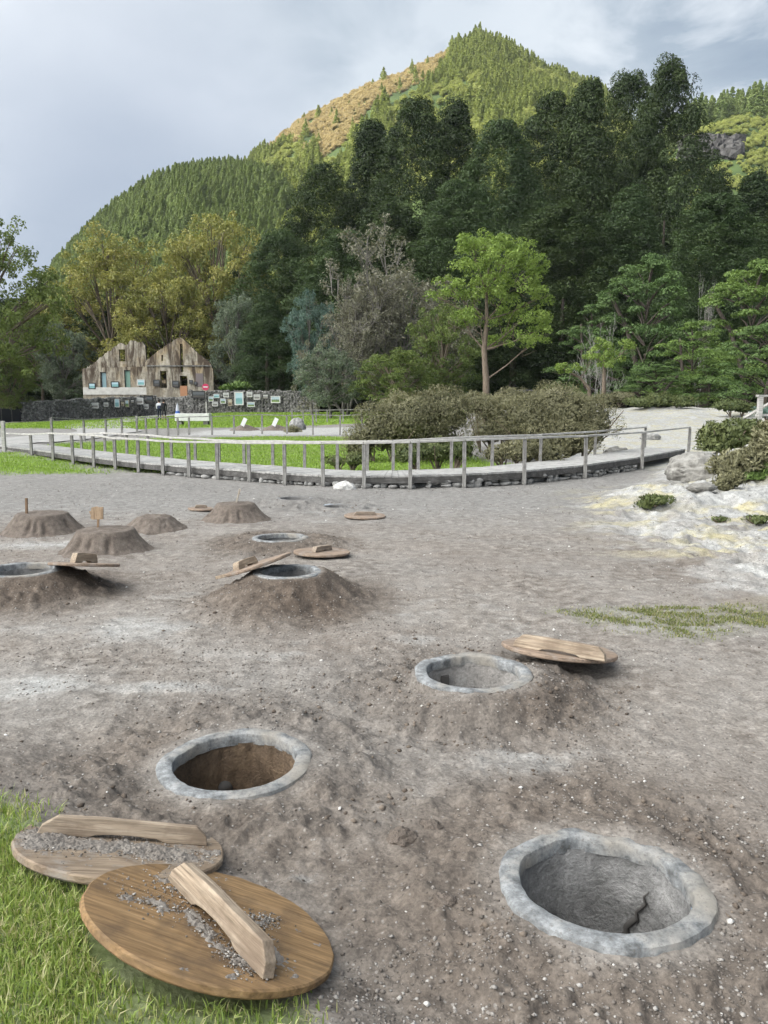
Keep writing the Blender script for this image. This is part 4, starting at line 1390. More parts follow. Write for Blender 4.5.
mA = mound(43, 531, .60, .33, .27, 'fluted soil mound with an upright thin brown stake, farthest of the pair', 1)
mB = mound(107, 549, .56, .32, .26, 'fluted soil mound carrying the small wooden board sign', 2)
mC = mound(236, 520, .58, .27, .27, 'fluted soil mound with the pale leaning stick', 3)
mD = mound(154, 529, .52, .22, .20, 'rounded crumbly soil mound without any marker between fluted ones', 4, False)
W_ST = wood('stake_wood', ((.16, .10, .06), (.24, .16, .10), (.32, .22, .15), (.12, .08, .05)), 2, 1)
W_PALE = wood('pale_stake_wood', ((.36, .31, .25), (.46, .41, .34), (.56, .50, .43), (.30, .25, .2)), 2, 1)
b = (mA[0] - .16, mA[1] - .1, .24)
mb = MB(); mb.beam(b, (b[0] + .01, b[1], b[2] + .22), .03, .025)
tag(mb.build('wooden_stake', W_ST, None, False, .003), 'thin brown stake standing upright in a fluted mound', 'stake', 'marker stakes in the mounds')
b = (mC[0] + .02, mC[1] - .05, .26)
mb = MB(); mb.beam(b, (b[0] + .06, b[1], b[2] + .21), .025, .02)
tag(mb.build('wooden_stake', W_PALE, None, False, .003), 'pale stick leaning out of a fluted mound', 'stake', 'marker stakes in the mounds')
b = np.array((mB[0] - .09, mB[1] - .02, .26))
o = empty('marker_sign', b, 'small blank wooden board on a stick, planted in a fluted mound', 'sign')
mb = MB(); mb.beam((0, 0, -.05), (.015, 0, .14), .022, .02); mb.build('post', W_ST, o)
W_SB = wood('sign_board', ((.26, .18, .11), (.37, .27, .18), (.46, .35, .24), (.20, .13, .08)), 2, 1)
P = [(-.075, .11), (-.05, .095), (.07, .10), (.078, .245), (.03, .24), (.0, .25), (-.06, .235), (-.062, .20), (-.09, .19), (-.07, .15)]
vs = [(x, -.012, z) for x, z in P] + [(x, .008, z) for x, z in P]; m = len(P)
MB().add(vs, [tuple(range(m)), tuple(range(2 * m - 1, m - 1, -1))] + [((i + 1) % m, i, m + i, m + (i + 1) % m) for i in range(m)]).build('board', W_SB, o)

# ------------------------------------------------------------------ boardwalk and railings
GREYWOOD = wood('weathered_wood', ((.16, .15, .14), (.27, .26, .245), (.38, .37, .35), (.12, .115, .11)), 2, .6)
RAILWOOD = wood('rail_wood', ((.33, .32, .30), (.45, .435, .41), (.56, .545, .52), (.28, .27, .25)), 0, .4)
DECKW = wood('deck_wood', ((.29, .28, .27), (.40, .39, .375), (.52, .51, .49), (.24, .235, .225)), 0, .3)
BEAMW = wood('beam_wood', ((.06, .055, .052), (.11, .105, .10), (.17, .165, .16), (.05, .048, .045)), 0, .4)
FRONTP = [(-30, 452, 431), (19, 457, 434), (33, 460, 435), (55, 463, 434), (74, 466, 435), (94, 468, 436), (116, 471, 439), (139, 474, 440), (163, 476, 442), (189, 478, 443), (217, 480, 443), (249, 482, 444), (283, 486, 444),
          (326, 488, 444), (361, 489, 444), (405, 490, 443), (459, 489, 441), (521, 486, 439), (584, 482, 437), (634, 474, 433), (688, 461, 428)]
FP = []
for px, yb, yt in FRONTP:
    g = hit(px, yb, 0.0)
    FP.append((g[0], g[1]))
FP = np.array(FP)
# smooth the line a little
for _ in range(2):
    FP[1:-1] = .25 * FP[:-2] + .5 * FP[1:-1] + .25 * FP[2:]
tang = np.gradient(FP, axis=0); tang /= np.linalg.norm(tang, axis=1, keepdims=True)
nrm = np.stack([-tang[:, 1], tang[:, 0]], 1)
nrm[nrm[:, 1] < 0] *= -1
DW = 1.45
deckz = np.array([max(.22, gz(x, y) + .08) for x, y in FP])
deckz = np.interp(np.arange(len(FP)), [0, 4, 9, 13, 17, 20], [.34, .30, .27, .25, .30, .38])
bw = empty('boardwalk', (FP[10][0], FP[10][1], 0), 'pale curved boardwalk crossing behind the cooking pits', 'boardwalk')
org = Vector(bw.location)


def along(s):
    i = np.clip(int(s), 0, len(FP) - 2); u = s - i
    p = FP[i] * (1 - u) + FP[i + 1] * u; nn = nrm[i] * (1 - u) + nrm[i + 1] * u; nn /= np.linalg.norm(nn)
    return p, nn, deckz[i] * (1 - u) + deckz[i + 1] * u


mb = MB(); s = 0.0
random.seed(8)
while s < len(FP) - 1.001:
    i = int(s); seg = np.linalg.norm(FP[i + 1] - FP[i])
    p, nn, z = along(s); ds = .15 / seg
    q, n2_, z2 = along(min(s + ds * .93, len(FP) - 1.0005))
    a0 = p + nn * .10; b0 = p + nn * DW; a1 = q + n2_ * .10; b1 = q + n2_ * DW
    dz = random.uniform(-.004, .004)
    vs = [(*a0, z + dz - .04), (*a1, z2 + dz - .04), (*b1, z2 + dz - .04), (*b0, z + dz - .04), (*a0, z + dz), (*a1, z2 + dz), (*b1, z2 + dz), (*b0, z + dz)]
    mb.add([(v[0] - org.x, v[1] - org.y, v[2]) for v in vs], [(0, 3, 2, 1), (4, 5, 6, 7), (0, 1, 5, 4), (1, 2, 6, 5), (2, 3, 7, 6), (3, 0, 4, 7)])
    s += ds
mb.build('deck', DECKW, bw)
for side in (.13, DW - .05):
    mb = MB()
    for i in range(len(FP) - 1):
        p, q = FP[i] + nrm[i] * side, FP[i + 1] + nrm[i + 1] * side
        mb.beam((p[0] - org.x, p[1] - org.y, deckz[i] - .105), (q[0] - org.x, q[1] - org.y, deckz[i + 1] - .105), .05, .12)
    mb.build('edge_beam', BEAMW, bw)


def railing(P, hts, z0, label, pw=.085, rails=(1.0,), cat='railing', name='wooden_railing', group=None, matp=None, matr=None, railw=.09, railh=.045):
    """posts at ground points P with heights hts above z0[i]; one post object each, one rail object per bay"""
    o = empty(name, (P[0][0], P[0][1], z0[0]), label, cat, group)
    ox, oy, oz = o.location
    for i, (x, y) in enumerate(P):
        mb = MB()
        j = random.uniform(-.012, .012)
        mb.beam((0, 0, -.12), (j, random.uniform(-.01, .01), hts[i] - .01), pw, pw)
        mb.build('post', matp or GREYWOOD, o, False, .006, Matrix.Translation((x - ox, y - oy, z0[i] - oz)))
    for rh in rails:
        for i in range(len(P) - 1):
            a = Vector((P[i][0] - ox, P[i][1] - oy, z0[i] - oz + hts[i] * rh)); b = Vector((P[i + 1][0] - ox, P[i + 1][1] - oy, z0[i + 1] - oz + hts[i + 1] * rh))
            L = (b - a).length; ang = math.atan2(b.y - a.y, b.x - a.x); sl = math.asin((b.z - a.z) / L)
            mb = MB(); mb.box((0, 0, railh / 2), (L * .996, railw, railh))
            mb.build('rail', matr or RAILWOOD, o, False, .004, Matrix.Translation((a + b) / 2) @ Matrix.Rotation(ang, 4, 'Z') @ Matrix.Rotation(-sl, 4, 'Y'))
    return o


hts, z0 = [], []
for (px, yb, yt), (x, y) in zip(FRONTP, FP):
    z = gz(x, y); z0.append(z)
    hts.append(at(px, yt, y)[2] - z)
for i in range(1, len(hts) - 1):
    pass
railing([tuple(p) for p in FP[1:]], hts[1:], z0[1:], 'front railing of the boardwalk, on the side of the cooking pits', .075)
BACK = FP + nrm * (DW + .02)
zb = [gz(x, y) for x, y in BACK]
zb2 = [min(max(zb[i], deckz[i] - .25), deckz[i]) for i in range(len(FP))]
hb = [z0[i] + hts[i] - .02 - zb2[i] for i in range(len(FP))]
sel = [i for i in range(1, 21)]
railing([tuple(BACK[i] + tang[i] * .35) for i in sel], [hb[i] for i in sel], [zb2[i] for i in sel], 'back railing of the boardwalk, on the side of the lawn and heather', .07)

# dry stones under the boardwalk
ST = stone('field_stone', ((.13, .13, .125), (.27, .265, .255), (.42, .41, .39)), 6, .7, .02)
STW = stone('white_rock', ((.36, .35, .33), (.52, .51, .49), (.66, .65, .63)), 5, .7, .03)
STG = stone('crusted_rock', ((.11, .105, .095), (.245, .235, .215), (.40, .39, .36)), 5, 1.0, .06)
STD = stone('lava_stone', ((.04, .04, .038), (.19, .185, .172), (.45, .44, .415)), 5, .9, .04)
PEB = stone('pebble_stone', ((.20, .18, .16), (.36, .34, .31), (.55, .53, .50)), 5, .4, .005)


def rock_mb(mb, c, size, seed, sub=2):
    """irregular stone from a displaced icosphere-like grid"""
    r = random.Random(seed)
    n, m = 10, 6
    vs = []
    ph = [r.uniform(0, 6) for _ in range(6)]
    for j in range(m + 1):
        th = math.pi * j / m
        for i in range(n):
            a = 2 * math.pi * i / n
            d = Vector((math.sin(th) * math.cos(a), math.sin(th) * math.sin(a), math.cos(th)))
            k = 1 + .16 * math.sin(d.x * 3 + ph[0]) + .14 * math.sin(d.y * 3.4 + ph[1]) + .12 * math.sin(d.z * 4 + ph[2] + d.x * 2)
            e = [math.copysign(abs(q) ** .75, q) for q in d]
            vs.append((c[0] + e[0] * size[0] * k, c[1] + e[1] * size[1] * k, c[2] + e[2] * size[2] * k))
    fs = [(j * n + i, (j + 1) * n + i, (j + 1) * n + (i + 1) % n, j * n + (i + 1) % n) for j in range(m) for i in range(n)]
    mb.add(vs, fs)


mb = MB(); random.seed(21)
for i in range(8, len(FP) - 2):
    seg = np.linalg.norm(FP[i + 1] - FP[i]); u = 0
    p_, q_ = FP[i] + nrm[i] * .34, FP[i + 1] + nrm[i + 1] * .34
    mb.beam((*p_, (gz(*p_) + deckz[i] - .22) / 2), (*q_, (gz(*q_) + deckz[i + 1] - .22) / 2), .06, max(.06, deckz[i] - .2 - gz(*p_)))
    while u < 1:
        w = random.uniform(.12, .28)
        p = FP[i] * (1 - u) + FP[i + 1] * u + nrm[i] * (.22 + random.uniform(-.04, .04))
        z = gz(*p)
        top = deckz[i] - .16
        zz = z
        while zz < top - .03:
            hgt = random.uniform(.05, .09)
            if random.random() < .9:
                rock_mb(mb, (p[0] + random.uniform(-.03, .03), p[1], zz + hgt * .6), (w * .52, .11, hgt * .72), random.randint(0, 99999))
            zz += hgt * 1.25
        u += w / seg
tag(mb.build('dry_stone_footing', ST, None, True), 'low dry stone footing wall under the front edge of the boardwalk', 'stone wall')


def rock_thing(px, py, D, w, h, dep, mat, label, seed, name='boulder', group=None, cat='rock'):
    mb = MB(); r = random.Random(seed)
    c = at(px, py, D)
    z = gz(c[0], D)
    n, m = 60, 36
    vs = []
    for j in range(m + 1):
        th = math.pi * j / m
        for i in range(n):
            a = 2 * math.pi * i / n
            d = np.array([math.sin(th) * math.cos(a), math.sin(th) * math.sin(a), math.cos(th)])
            k = .62 + .72 * float(fbm(d[0] * 2.0 + seed, d[2] * 2.0 + d[1] * 1.5, seed, 6, .66))
            vs.append((d[0] * w / 2 * k, d[1] * dep / 2 * k, d[2] * h * .62 * k + h * .36))
    fs = [(j * n + i, (j + 1) * n + i, (j + 1) * n + (i + 1) % n, j * n + (i + 1) % n) for j in range(m) for i in range(n)]
    o = mb.add(vs, fs).build(name, mat, None, True)
    o.location = (c[0], D, z - .03 - (.30 * h if w > 1.3 else .14 * h))
    return tag(o, label, cat, group)


RK = 'single rocks'
rock_thing(345, 487, 15.7, .48, .22, .3, STW, 'white block of rock at the foot of the boardwalk', 31, group=RK)
rock_thing(698, 488, 15.8, 1.4, .62, 1.3, STG, 'pale crumbling rock face below the green heather on the bank', 32, group=RK)
rock_thing(668, 484, 14.8, .8, .18, .7, STG, 'pale low rock hump by the end of the boardwalk', 33, group=RK)
rock_thing(297, 420, 41, .9, .75, .8, ST, 'blue grey boulder behind the lawn, below the far railing', 34, group=RK)
rock_thing(616, 462, 24, .9, .45, .8, STG, 'white rock behind the railing next to the heather bush', 35, group=RK)
rock_thing(650, 446, 30, .8, .35, .6, ST, 'grey rock on the white open ground', 36, group=RK)
rock_thing(700, 500, 13, .5, .14, .4, STG, 'small white rock lump on the crusted slope', 37, group=RK)

# second boardwalk fence beyond the lawn, far railing, post-and-rail by the path
P2 = [(52, 446, 418), (84, 443, 420), (106, 442, 419), (122, 441, 418), (137, 440, 421), (146, 439, 421), (157, 438, 422), (168, 437, 421), (178, 436, 420), (189, 436, 419), (212, 434, 417), (234, 433, 416), (262, 432, 415), (287, 431, 416), (313, 430, 415), (340, 429, 416), (362, 428, 415)]
pts, hh_, zz_ = [], [], []
for k, (px, yb, yt) in enumerate(P2):
    D = float(np.interp(px, [52, 120, 240, 362], [28.5, 32.5, 34.5, 33.5]))
    x = at(px, 430, D)[0]; z = gz(x, D)
    pts.append((x, D)); zz_.append(z); hh_.append(max(.75, at(px, yt, D)[2] - z))
railing(pts, hh_, zz_, 'second grey railing at the back edge of the lawn', .075, (1.0,), railw=.05, railh=.035, matr=GREYWOOD)
pts, hh_, zz_ = [], [], []
for px in (292, 303, 316, 327, 343, 361, 378, 400):
    D = 60.0; x = at(px, 410, D)[0]; z = gz(x, D)
    pts.append((x, D)); zz_.append(z); hh_.append(.95)
railing(pts, hh_, zz_, 'far small railing under the grey twiggy trees', .09, (1.0,), railw=.05, railh=.06, matr=GREYWOOD)
pts, hh_, zz_ = [], [], []
for px in (500, 512, 524, 536, 548, 560, 572):
    D = 66.0; x = at(px, 400, D)[0]; z = gz(x, D)
    pts.append((x, D)); zz_.append(z); hh_.append(1.5)
railing(pts, hh_, zz_, 'dark wooden fence in the shade under the conifers', .14, (1.0, .6, .3), matp=BEAMW, matr=BEAMW, railw=.06, railh=.12, cat='fence', name='wooden_fence')
# pale lone posts by the gravel path
for px, yt, yb, D, lab in [(3, 421, 453, 26, 'lone pale post at the picture edge beside the path'), (207, 402, 410, 70, 'thin pale post on the upper lawn'),
                           (137, 416, 432, 50, 'short pale post where the path enters the lawn')]:
    x = at(px, 430, D)[0]; z = gz(x, D)
    mb = MB(); mb.beam((0, 0, -.1), (.01, 0, at(px, yt, D)[2] - z), .11, .11)
    o = mb.build('wooden_post', RAILWOOD, None, False, .008); o.location = (x, D, z)
    tag(o, lab, 'post', 'single posts by the path')
# stair railing up on the bank
D = 19.5
P3 = [at(754, 405, D), at(762, 405, D + 1.2), at(790, 404, D + .3)]
o = empty('stair_railing', (P3[0][0], D, gz(P3[0][0], D)), 'grey stair railing standing on the bank behind the heather, cut by the picture edge', 'railing')
oz = o.location.z
gtop = at(758, 397, D)[2]
for px, dd in ((760, 0), (776, 1.6), (800, .2)):
    x, y = at(px, 405, D + dd)[0], D + dd
    mb = MB(); mb.beam((x - o.location.x, y - D, -.2), (x - o.location.x, y - D, gtop - oz), .11, .11); mb.build('post', RAILWOOD, o, False, .006)
xa, xb = at(757, 400, D)[0] - o.location.x, at(805, 400, D)[0] - o.location.x
mb = MB(); mb.beam((xa, 0, gtop - oz + .03), (xb, .2, gtop - oz + .03), .12, .05); mb.build('rail', RAILWOOD, o)
mb = MB(); mb.beam((xa, 0, gtop - oz - .45), (xb, .2, gtop - oz - .45), .05, .06); mb.build('rail', RAILWOOD, o)
a = at(742, 419, D + 2.5) - np.array(o.location); b = at(770, 403, D + 1.6) - np.array(o.location)
mb = MB(); mb.beam(a, b, .06, .06); mb.build('handrail', RAILWOOD, o)

# gravel path
t = NT('path_gravel'); p = t.pos(); n = t.noise(p, 3, 6, .65)
t.color(t.ramp(n, [(.3, (.22, .215, .205)), (.7, (.36, .35, .335))])); t.bump(n, .4, .02)
cl = [(-40, 27, 3.2), (-25, 27, 3.2), (-17, 28.2, 3.2), (-13.5, 31, 2.6), (-12.5, 36, 2.2), (-18, 48, 2.6), (-22, 60, 2.8), (-23, 74, 2.6), (-24, 86, 3), (-24.5, 95, 3)]
cx_ = np.interp(np.linspace(0, 9, 140), range(10), [c[0] for c in cl]); cy_ = np.interp(np.linspace(0, 9, 140), range(10), [c[1] for c in cl]); cw = np.interp(np.linspace(0, 9, 140), range(10), [c[2] for c in cl])
for _ in range(12):
    cx_[1:-1] = (cx_[:-2] + cx_[1:-1] + cx_[2:]) / 3; cy_[1:-1] = (cy_[:-2] + cy_[1:-1] + cy_[2:]) / 3
tx, ty = np.gradient(cx_), np.gradient(cy_); ln = np.hypot(tx, ty)
u = np.linspace(-.5, .5, 13)
jit = .5 * (fbm(np.linspace(0, 30, 140), np.zeros(140), 81, 3) - .5)
X = cx_[:, None] - (ty / ln)[:, None] * (u[None] * cw[:, None] * 1.35 + jit[:, None] * u[None] * 2); Y = cy_[:, None] + (tx / ln)[:, None] * u[None] * cw[:, None] * 1.35
Z = ground_height(X, Y) + .035
idx = np.arange(X.size).reshape(X.shape)
Fq = np.stack([idx[:-1, :-1], idx[:-1, 1:], idx[1:, 1:], idx[1:, :-1]], -1).reshape(-1, 4)
link('path', np_mesh('path', np.stack([X, Y, Z], -1).reshape(-1, 3), Fq, t.m, True))['kind'] = 'structure'

# ------------------------------------------------------------------ ruined house
t = NT('stained_plaster'); p = t.coord('Object', (1.1, 1.1, .2)); n = t.noise(p, 1.0, 8, .72, .8)
p2 = t.coord('Object', (.5, .5, .3)); n2 = t.noise(p2, 1.0, 5, .6); n3 = t.noise(t.coord('Object'), 3, 6, .7)
sz = t.node('ShaderNodeSeparateXYZ'); tc = t.node('ShaderNodeTexCoord'); t.l.new(tc.outputs['Object'], sz.inputs[0])
zf_ = t.math('DIVIDE', sz.outputs['Z'], 9.0)
base = t.mix(t.ramp(n3, [(.35, 0.0), (.65, 1.0)]), (.30, .27, .205), (.54, .50, .42))
ochre = t.ramp(n2, [(.3, (.27, .19, .095)), (.7, (.42, .31, .17))])
c = t.mix(t.math('MULTIPLY', t.ramp(n2, [(.46, 0.0), (.62, 1.0)]), t.ramp(zf_, [(.3, .25), (.6, .8)])), base, ochre)
stain = t.math('MULTIPLY', t.ramp(n, [(.40, 0.0), (.56, 1.0)]), t.ramp(zf_, [(.25, .45), (.6, 1.0)]))
c = t.mix(stain, c, (.075, .055, .04))
t.color(c); t.bump(n3, .4, .05); PLASTER = t.m
DARK = plain('dark_opening', (.02, .02, .022))
HD = 97.0
k = HD / F * 1.004


def hx(px): return at(px, 390, HD)[0]
def hz(py): return at(150, py, HD)[2]


hbase = gz(hx(150), HD) - .2
house = empty('ruined_house', (hx(147), HD, hbase), 'roofless stone house with two stained gables and empty windows, behind the picture wall', 'house')


def facade(outline, holes, x0, x1, ypos, th, name, dx=.11, seed=0, jag=.12):
    """wall built of vertical strips between the ground and the outline, openings left free; px coordinates"""
    mb = MB(); N = int((hx(x1) - hx(x0)) / dx)
    ox = house.location.x
    xs = np.linspace(x0, x1, N + 1)
    top = np.interp(xs, [o[0] for o in outline], [o[1] for o in outline])
    r = np.random.default_rng(seed)
    tz = np.array([hz(q) for q in top]) - hbase + (r.random(N + 1) - .5) * jag
    for i in range(N):
        xm = (xs[i] + xs[i + 1]) / 2
        cuts = sorted([(hz(h[3]) - hbase, hz(h[2]) - hbase) for h in holes if h[0] < xm < h[1]])
        z = -.3; segs = []
        for lo, hi in cuts:
            if lo > z: segs.append((z, z, lo, lo))
            z = max(z, hi)
        if min(tz[i], tz[i + 1]) > z: segs.append((z, z, tz[i], tz[i + 1]))
        a, b = hx(xs[i]) - ox, hx(xs[i + 1]) - ox
        for l0, l1, h0, h1 in segs:
            mb.add([(a, ypos, l0), (b, ypos, l1), (b, ypos, h1), (a, ypos, h0), (a, ypos + th, l0), (b, ypos + th, l1), (b, ypos + th, h1), (a, ypos + th, h0)],
                   [(0, 1, 2, 3), (5, 4, 7, 6), (3, 2, 6, 7), (1, 0, 4, 5), (0, 3, 7, 4), (1, 5, 6, 2)])
    return mb.build(name, PLASTER, house)


LH = [(101, 107, 372, 390), (124.5, 131, 370, 389)]
facade([(82, 368.5), (100, 368), (147, 366.5)], LH, 83, 147, 0, .55, 'wall', seed=1, jag=.06)
facade([(85, 368), (95, 361), (107, 352), (117, 345), (120, 343), (126, 344.5), (130, 340.5), (143, 341.5), (145.5, 346), (146, 368)], [(118.5, 124.5, 349, 361)], 85, 146, .7, .5, 'gable', seed=2, jag=.3)
RH = [(181.5, 184.5, 344, 372), (161.5, 167.5, 371, 388), (163, 165, 355, 361), (180.5, 188, 376, 386.5)]
facade([(147, 362), (152, 357), (165, 348), (179, 338.5), (183, 338), (187, 341), (200, 354), (210, 362), (214, 369)], RH, 147, 214, -.25, .6, 'gable', seed=3, jag=.25)
# side and rear walls
for x, y0, y1, h in ((hx(83) + .3, .6, 9, 4.1), (hx(213.5) - .3, .4, 9, 4.0), (hx(147) + .3, .4, 9, 4.6)):
    mb = MB(); r = random.Random(int(x))
    y = y0
    while y < y1:
        hh2 = h + r.uniform(-.4, .3)
        mb.box((x - house.location.x, y + .25, hh2 / 2 - .2), (.55, .497, hh2 + .4)); y += .5
    mb.build('side_wall', PLASTER, house)
mb = MB(); mb.box(((hx(83) + hx(213)) / 2 - house.location.x, 9.3, 1.4), (hx(213) - hx(83), .5, 3.4)); mb.build('rear_wall', PLASTER, house)
# string course, door panel, window frames and panes
mb = MB(); mb.box((hx(115) - house.location.x, -.05, hz(391) - hbase), (hx(147) - hx(83) - .1, .12, .9)); mb.build('plinth', stone('pale_plinth', ((.42, .41, .38), (.55, .54, .5), (.66, .65, .61)), 2), house)
mb = MB(); mb.box((hx(180.5) - house.location.x, -.31, hz(366) - hbase), (hx(213) - hx(148), .12, .14)); mb.build('string_course', STD, house)
GLASSY = [plain('window_print_blue', (.28, .42, .46), .4), plain('window_print_green', (.22, .36, .30), .4)]
for j, (a, b, y0, y1) in enumerate(LH):
    mb = MB(); w = hx(b) - hx(a); z0_, z1_ = hz(y1) - hbase, hz(y0) - hbase; xm = hx((a + b) / 2) - house.location.x
    for sx_ in (-1, 1): mb.box((xm + sx_ * (w / 2 - .05), .2, (z0_ + z1_) / 2), (.096, .1, z1_ - z0_ - .01))
    mb.box((xm, .2, z1_ - .055), (w - .2, .1, .09)); mb.box((xm, .2, z0_ + .055), (w - .2, .1, .09))
    fr = mb.build('window', BEAMW, house)
    mb = MB(); mb.box((xm, .26, (z0_ + z1_) / 2), (w - .19, .03, z1_ - z0_ - .2)); mb.build('pane', GLASSY[j], fr)
mb = MB(); mb.box((hx(184.3) - house.location.x, -.30, hz(391) - hbase), (hx(188) - hx(181), .08, 1.25)); mb.build('door_panel', plain('salmon_paint', (.48, .25, .14)), house)
mb = MB(); mb.box((hx(200.5) - house.location.x, -.29, hz(380) - hbase), (.9, .07, 1.6)); mb.build('grey_patch', plain('mauve_patch', (.20, .17, .17)), house)


# framed pictures: each its own thing
def print_mat(name, seed, sky, mid, low):
    t = NT(name); p = t.coord('Generated')
    s = t.node('ShaderNodeSeparateXYZ'); t.l.new(p, s.inputs[0])
    n = t.noise(p, 4 + seed % 3, 5, .6)
    f = t.math('ADD', s.outputs['Z'], t.math('MULTIPLY', t.math('SUBTRACT', n, .5), .7))
    t.color(t.ramp(f, [(.15, low), (.45, mid), (.62, sky)])); t.b.inputs['Roughness'].default_value = .4
    return t.m


PRN = [print_mat('print_hills', 1, (.45, .55, .62), (.10, .17, .08), (.22, .30, .12)), print_mat('print_grey', 2, (.50, .50, .48), (.15, .15, .15), (.30, .28, .25)),
       print_mat('print_water', 3, (.45, .62, .68), (.16, .34, .38), (.22, .42, .40)), print_mat('print_dark', 4, (.13, .14, .15), (.06, .07, .075), (.10, .09, .08)), print_mat('print_tan', 5, (.50, .46, .38), (.28, .2, .13), (.16, .13, .10))]
FRAMES = {'white': plain('white_frame', (.66, .66, .64), .5), 'black': plain('black_frame', (.05, .05, .05), .5), 'tan': plain('tan_frame', (.45, .40, .30), .6)}


def picture(px, py, w, h, D, pr, fr, label):
    c = at(px, py, D); W_, H_ = w * D / F, h * D / F
    o = empty('framed_picture', (c[0], D, c[2] - H_ / 2), label, 'picture', 'framed pictures on the old walls')
    b = max(.05, min(W_, H_) * .13)
    mb = MB()
    for s in (-1, 1):
        mb.box((s * (W_ / 2 - b / 2), 0, H_ / 2), (b, .06, H_))
        mb.box((0, 0, H_ / 2 + s * (H_ / 2 - b / 2)), (W_ - 2 * b - .004, .06, b))
    mb.build('frame', FRAMES[fr], o)
    mb = MB(); mb.box((0, .01, H_ / 2), (W_ - 2 * b - .002, .03, H_ - 2 * b - .002)); mb.build('print', PRN[pr], o)
    return o


# ------------------------------------------------------------------ stone walls
def stone_wall(x0, D0, x1, D1, ytop0, ytop1, label, seed, px0=None):
    """rubble wall between two points; heights from the pixel of its top edge"""
    mb = MB(); r = random.Random(seed)
    a = np.array([at(x0, 405, D0)[0], D0]); b = np.array([at(x1, 405, D1)[0], D1])
    L = np.linalg.norm(b - a); d = (b - a) / L; nn = np.array([-d[1], d[0]])
    zt0, zt1 = at(x0, ytop0, D0)[2], at(x1, ytop1, D1)[2]
    ox, oy = a
    zg = min(gz(*a), gz(*b)) - .2
    core = MB()
    s = 0
    while s < L:
        u = s / L; p = a + d * s; z = gz(*p) - .15; top = zt0 + (zt1 - zt0) * u + r.uniform(-.06, .08)
        if s < L - .3: mb.beam((*(p - a), (z + top) / 2 - zg - .05), (*(p - a + d * .5), (z + top) / 2 - zg - .05), .42, top - z - .12)
        zz = z
        while zz < top - .05:
            h = r.uniform(.14, .26)
            q = p - a + nn * (-.22 + r.uniform(-.03, .03)) * (1 if nn[1] > 0 else -1) + d * r.uniform(-.1, .1)
            rock_mb(mb, (q[0], q[1], zz + h / 2 - zg), (r.uniform(.14, .26), .12, h * .60), r.randint(0, 99999))
            zz += h * .95
        q = p - a
        rock_mb(mb, (q[0], q[1], top - zg - .03), (r.uniform(.2, .3), .2, .12), r.randint(0, 99999))
        s += .36
    o = mb.build('stone_wall', STD, None, True); o.location = (ox, oy, zg)
    return tag(o, label, 'wall', 'rubble walls in front of the ruin')


stone_wall(22, 76, 153, 88, 402.5, 396.5, 'long dark rubble wall running from the timber fence to the ruined house', 1)
stone_wall(191, 89, 318, 89, 391.5, 391.5, 'dark rubble wall crowded with framed pictures beside the twiggy trees', 2)
stone_wall(153, 93, 191, 93, 398, 397, 'low dark wall piece set back in the gateway below the gables', 3)
# timber fence at the edge
mb_o = empty('timber_fence', (at(-30, 410, 70)[0], 70, gz(at(-30, 410, 70)[0], 70)), 'dark close boarded timber fence at the picture edge', 'fence')
for i in range(5):
    xa, xb = at(-30 + i * 10.4, 410, 70 + i * 1.2)[0] - mb_o.location.x, at(-30 + (i + 1) * 10.4, 410, 70 + (i + 1) * 1.2)[0] - mb_o.location.x
    mb = MB(); mb.beam((xa, i * 1.2, .65), (xb, (i + 1) * 1.2, .65), .05, 1.25); mb.build('panel', plain('dark_boards', (.035, .035, .04)), mb_o)
    mb = MB(); mb.beam((xa, i * 1.2 - .06, -.1), (xa, i * 1.2 - .06, 1.38), .1, .1); mb.build('post', BEAMW, mb_o)

WL = 'hanging on the dark rubble wall'
D = 88.3
for px, py, w, h, pr, fr, lab in [
    (211, 399, 5, 5, 0, 'white', 'small square landscape picture, first on the wall after the blue board'), (216.5, 396, 6, 4, 2, 'white', 'small pale blue picture high on the wall above a square one'),
    (226, 395, 5.5, 4.5, 1, 'white', 'small grey picture high on the wall near the pink round sign'), (215, 404, 5.5, 4.5, 1, 'white', 'small grey picture low on the wall below the blue one'),
    (223, 401, 5.5, 5, 0, 'white', 'small green landscape picture in the middle of the wall'), (230, 402.5, 4, 6.5, 4, 'tan', 'narrow upright tan picture next to the largest picture'),
    (239, 398.5, 9, 13, 2, 'white', 'largest upright white framed picture on the wall'), (249.5, 394.5, 5.5, 5, 1, 'white', 'grey picture high beside the largest picture'),
    (257, 397, 6.5, 5, 1, 'white', 'wide grey picture between two others high on the wall'), (265.5, 396.5, 6, 5, 1, 'black', 'black framed picture on the wall before the last white one'),
    (251, 404.5, 7.5, 5, 0, 'white', 'wide green picture low beside the largest picture'), (275.5, 399.5, 9.5, 7, 0, 'white', 'wide white framed landscape, last picture on the wall')]:
    picture(px, py, w, h, D, pr, fr, lab)
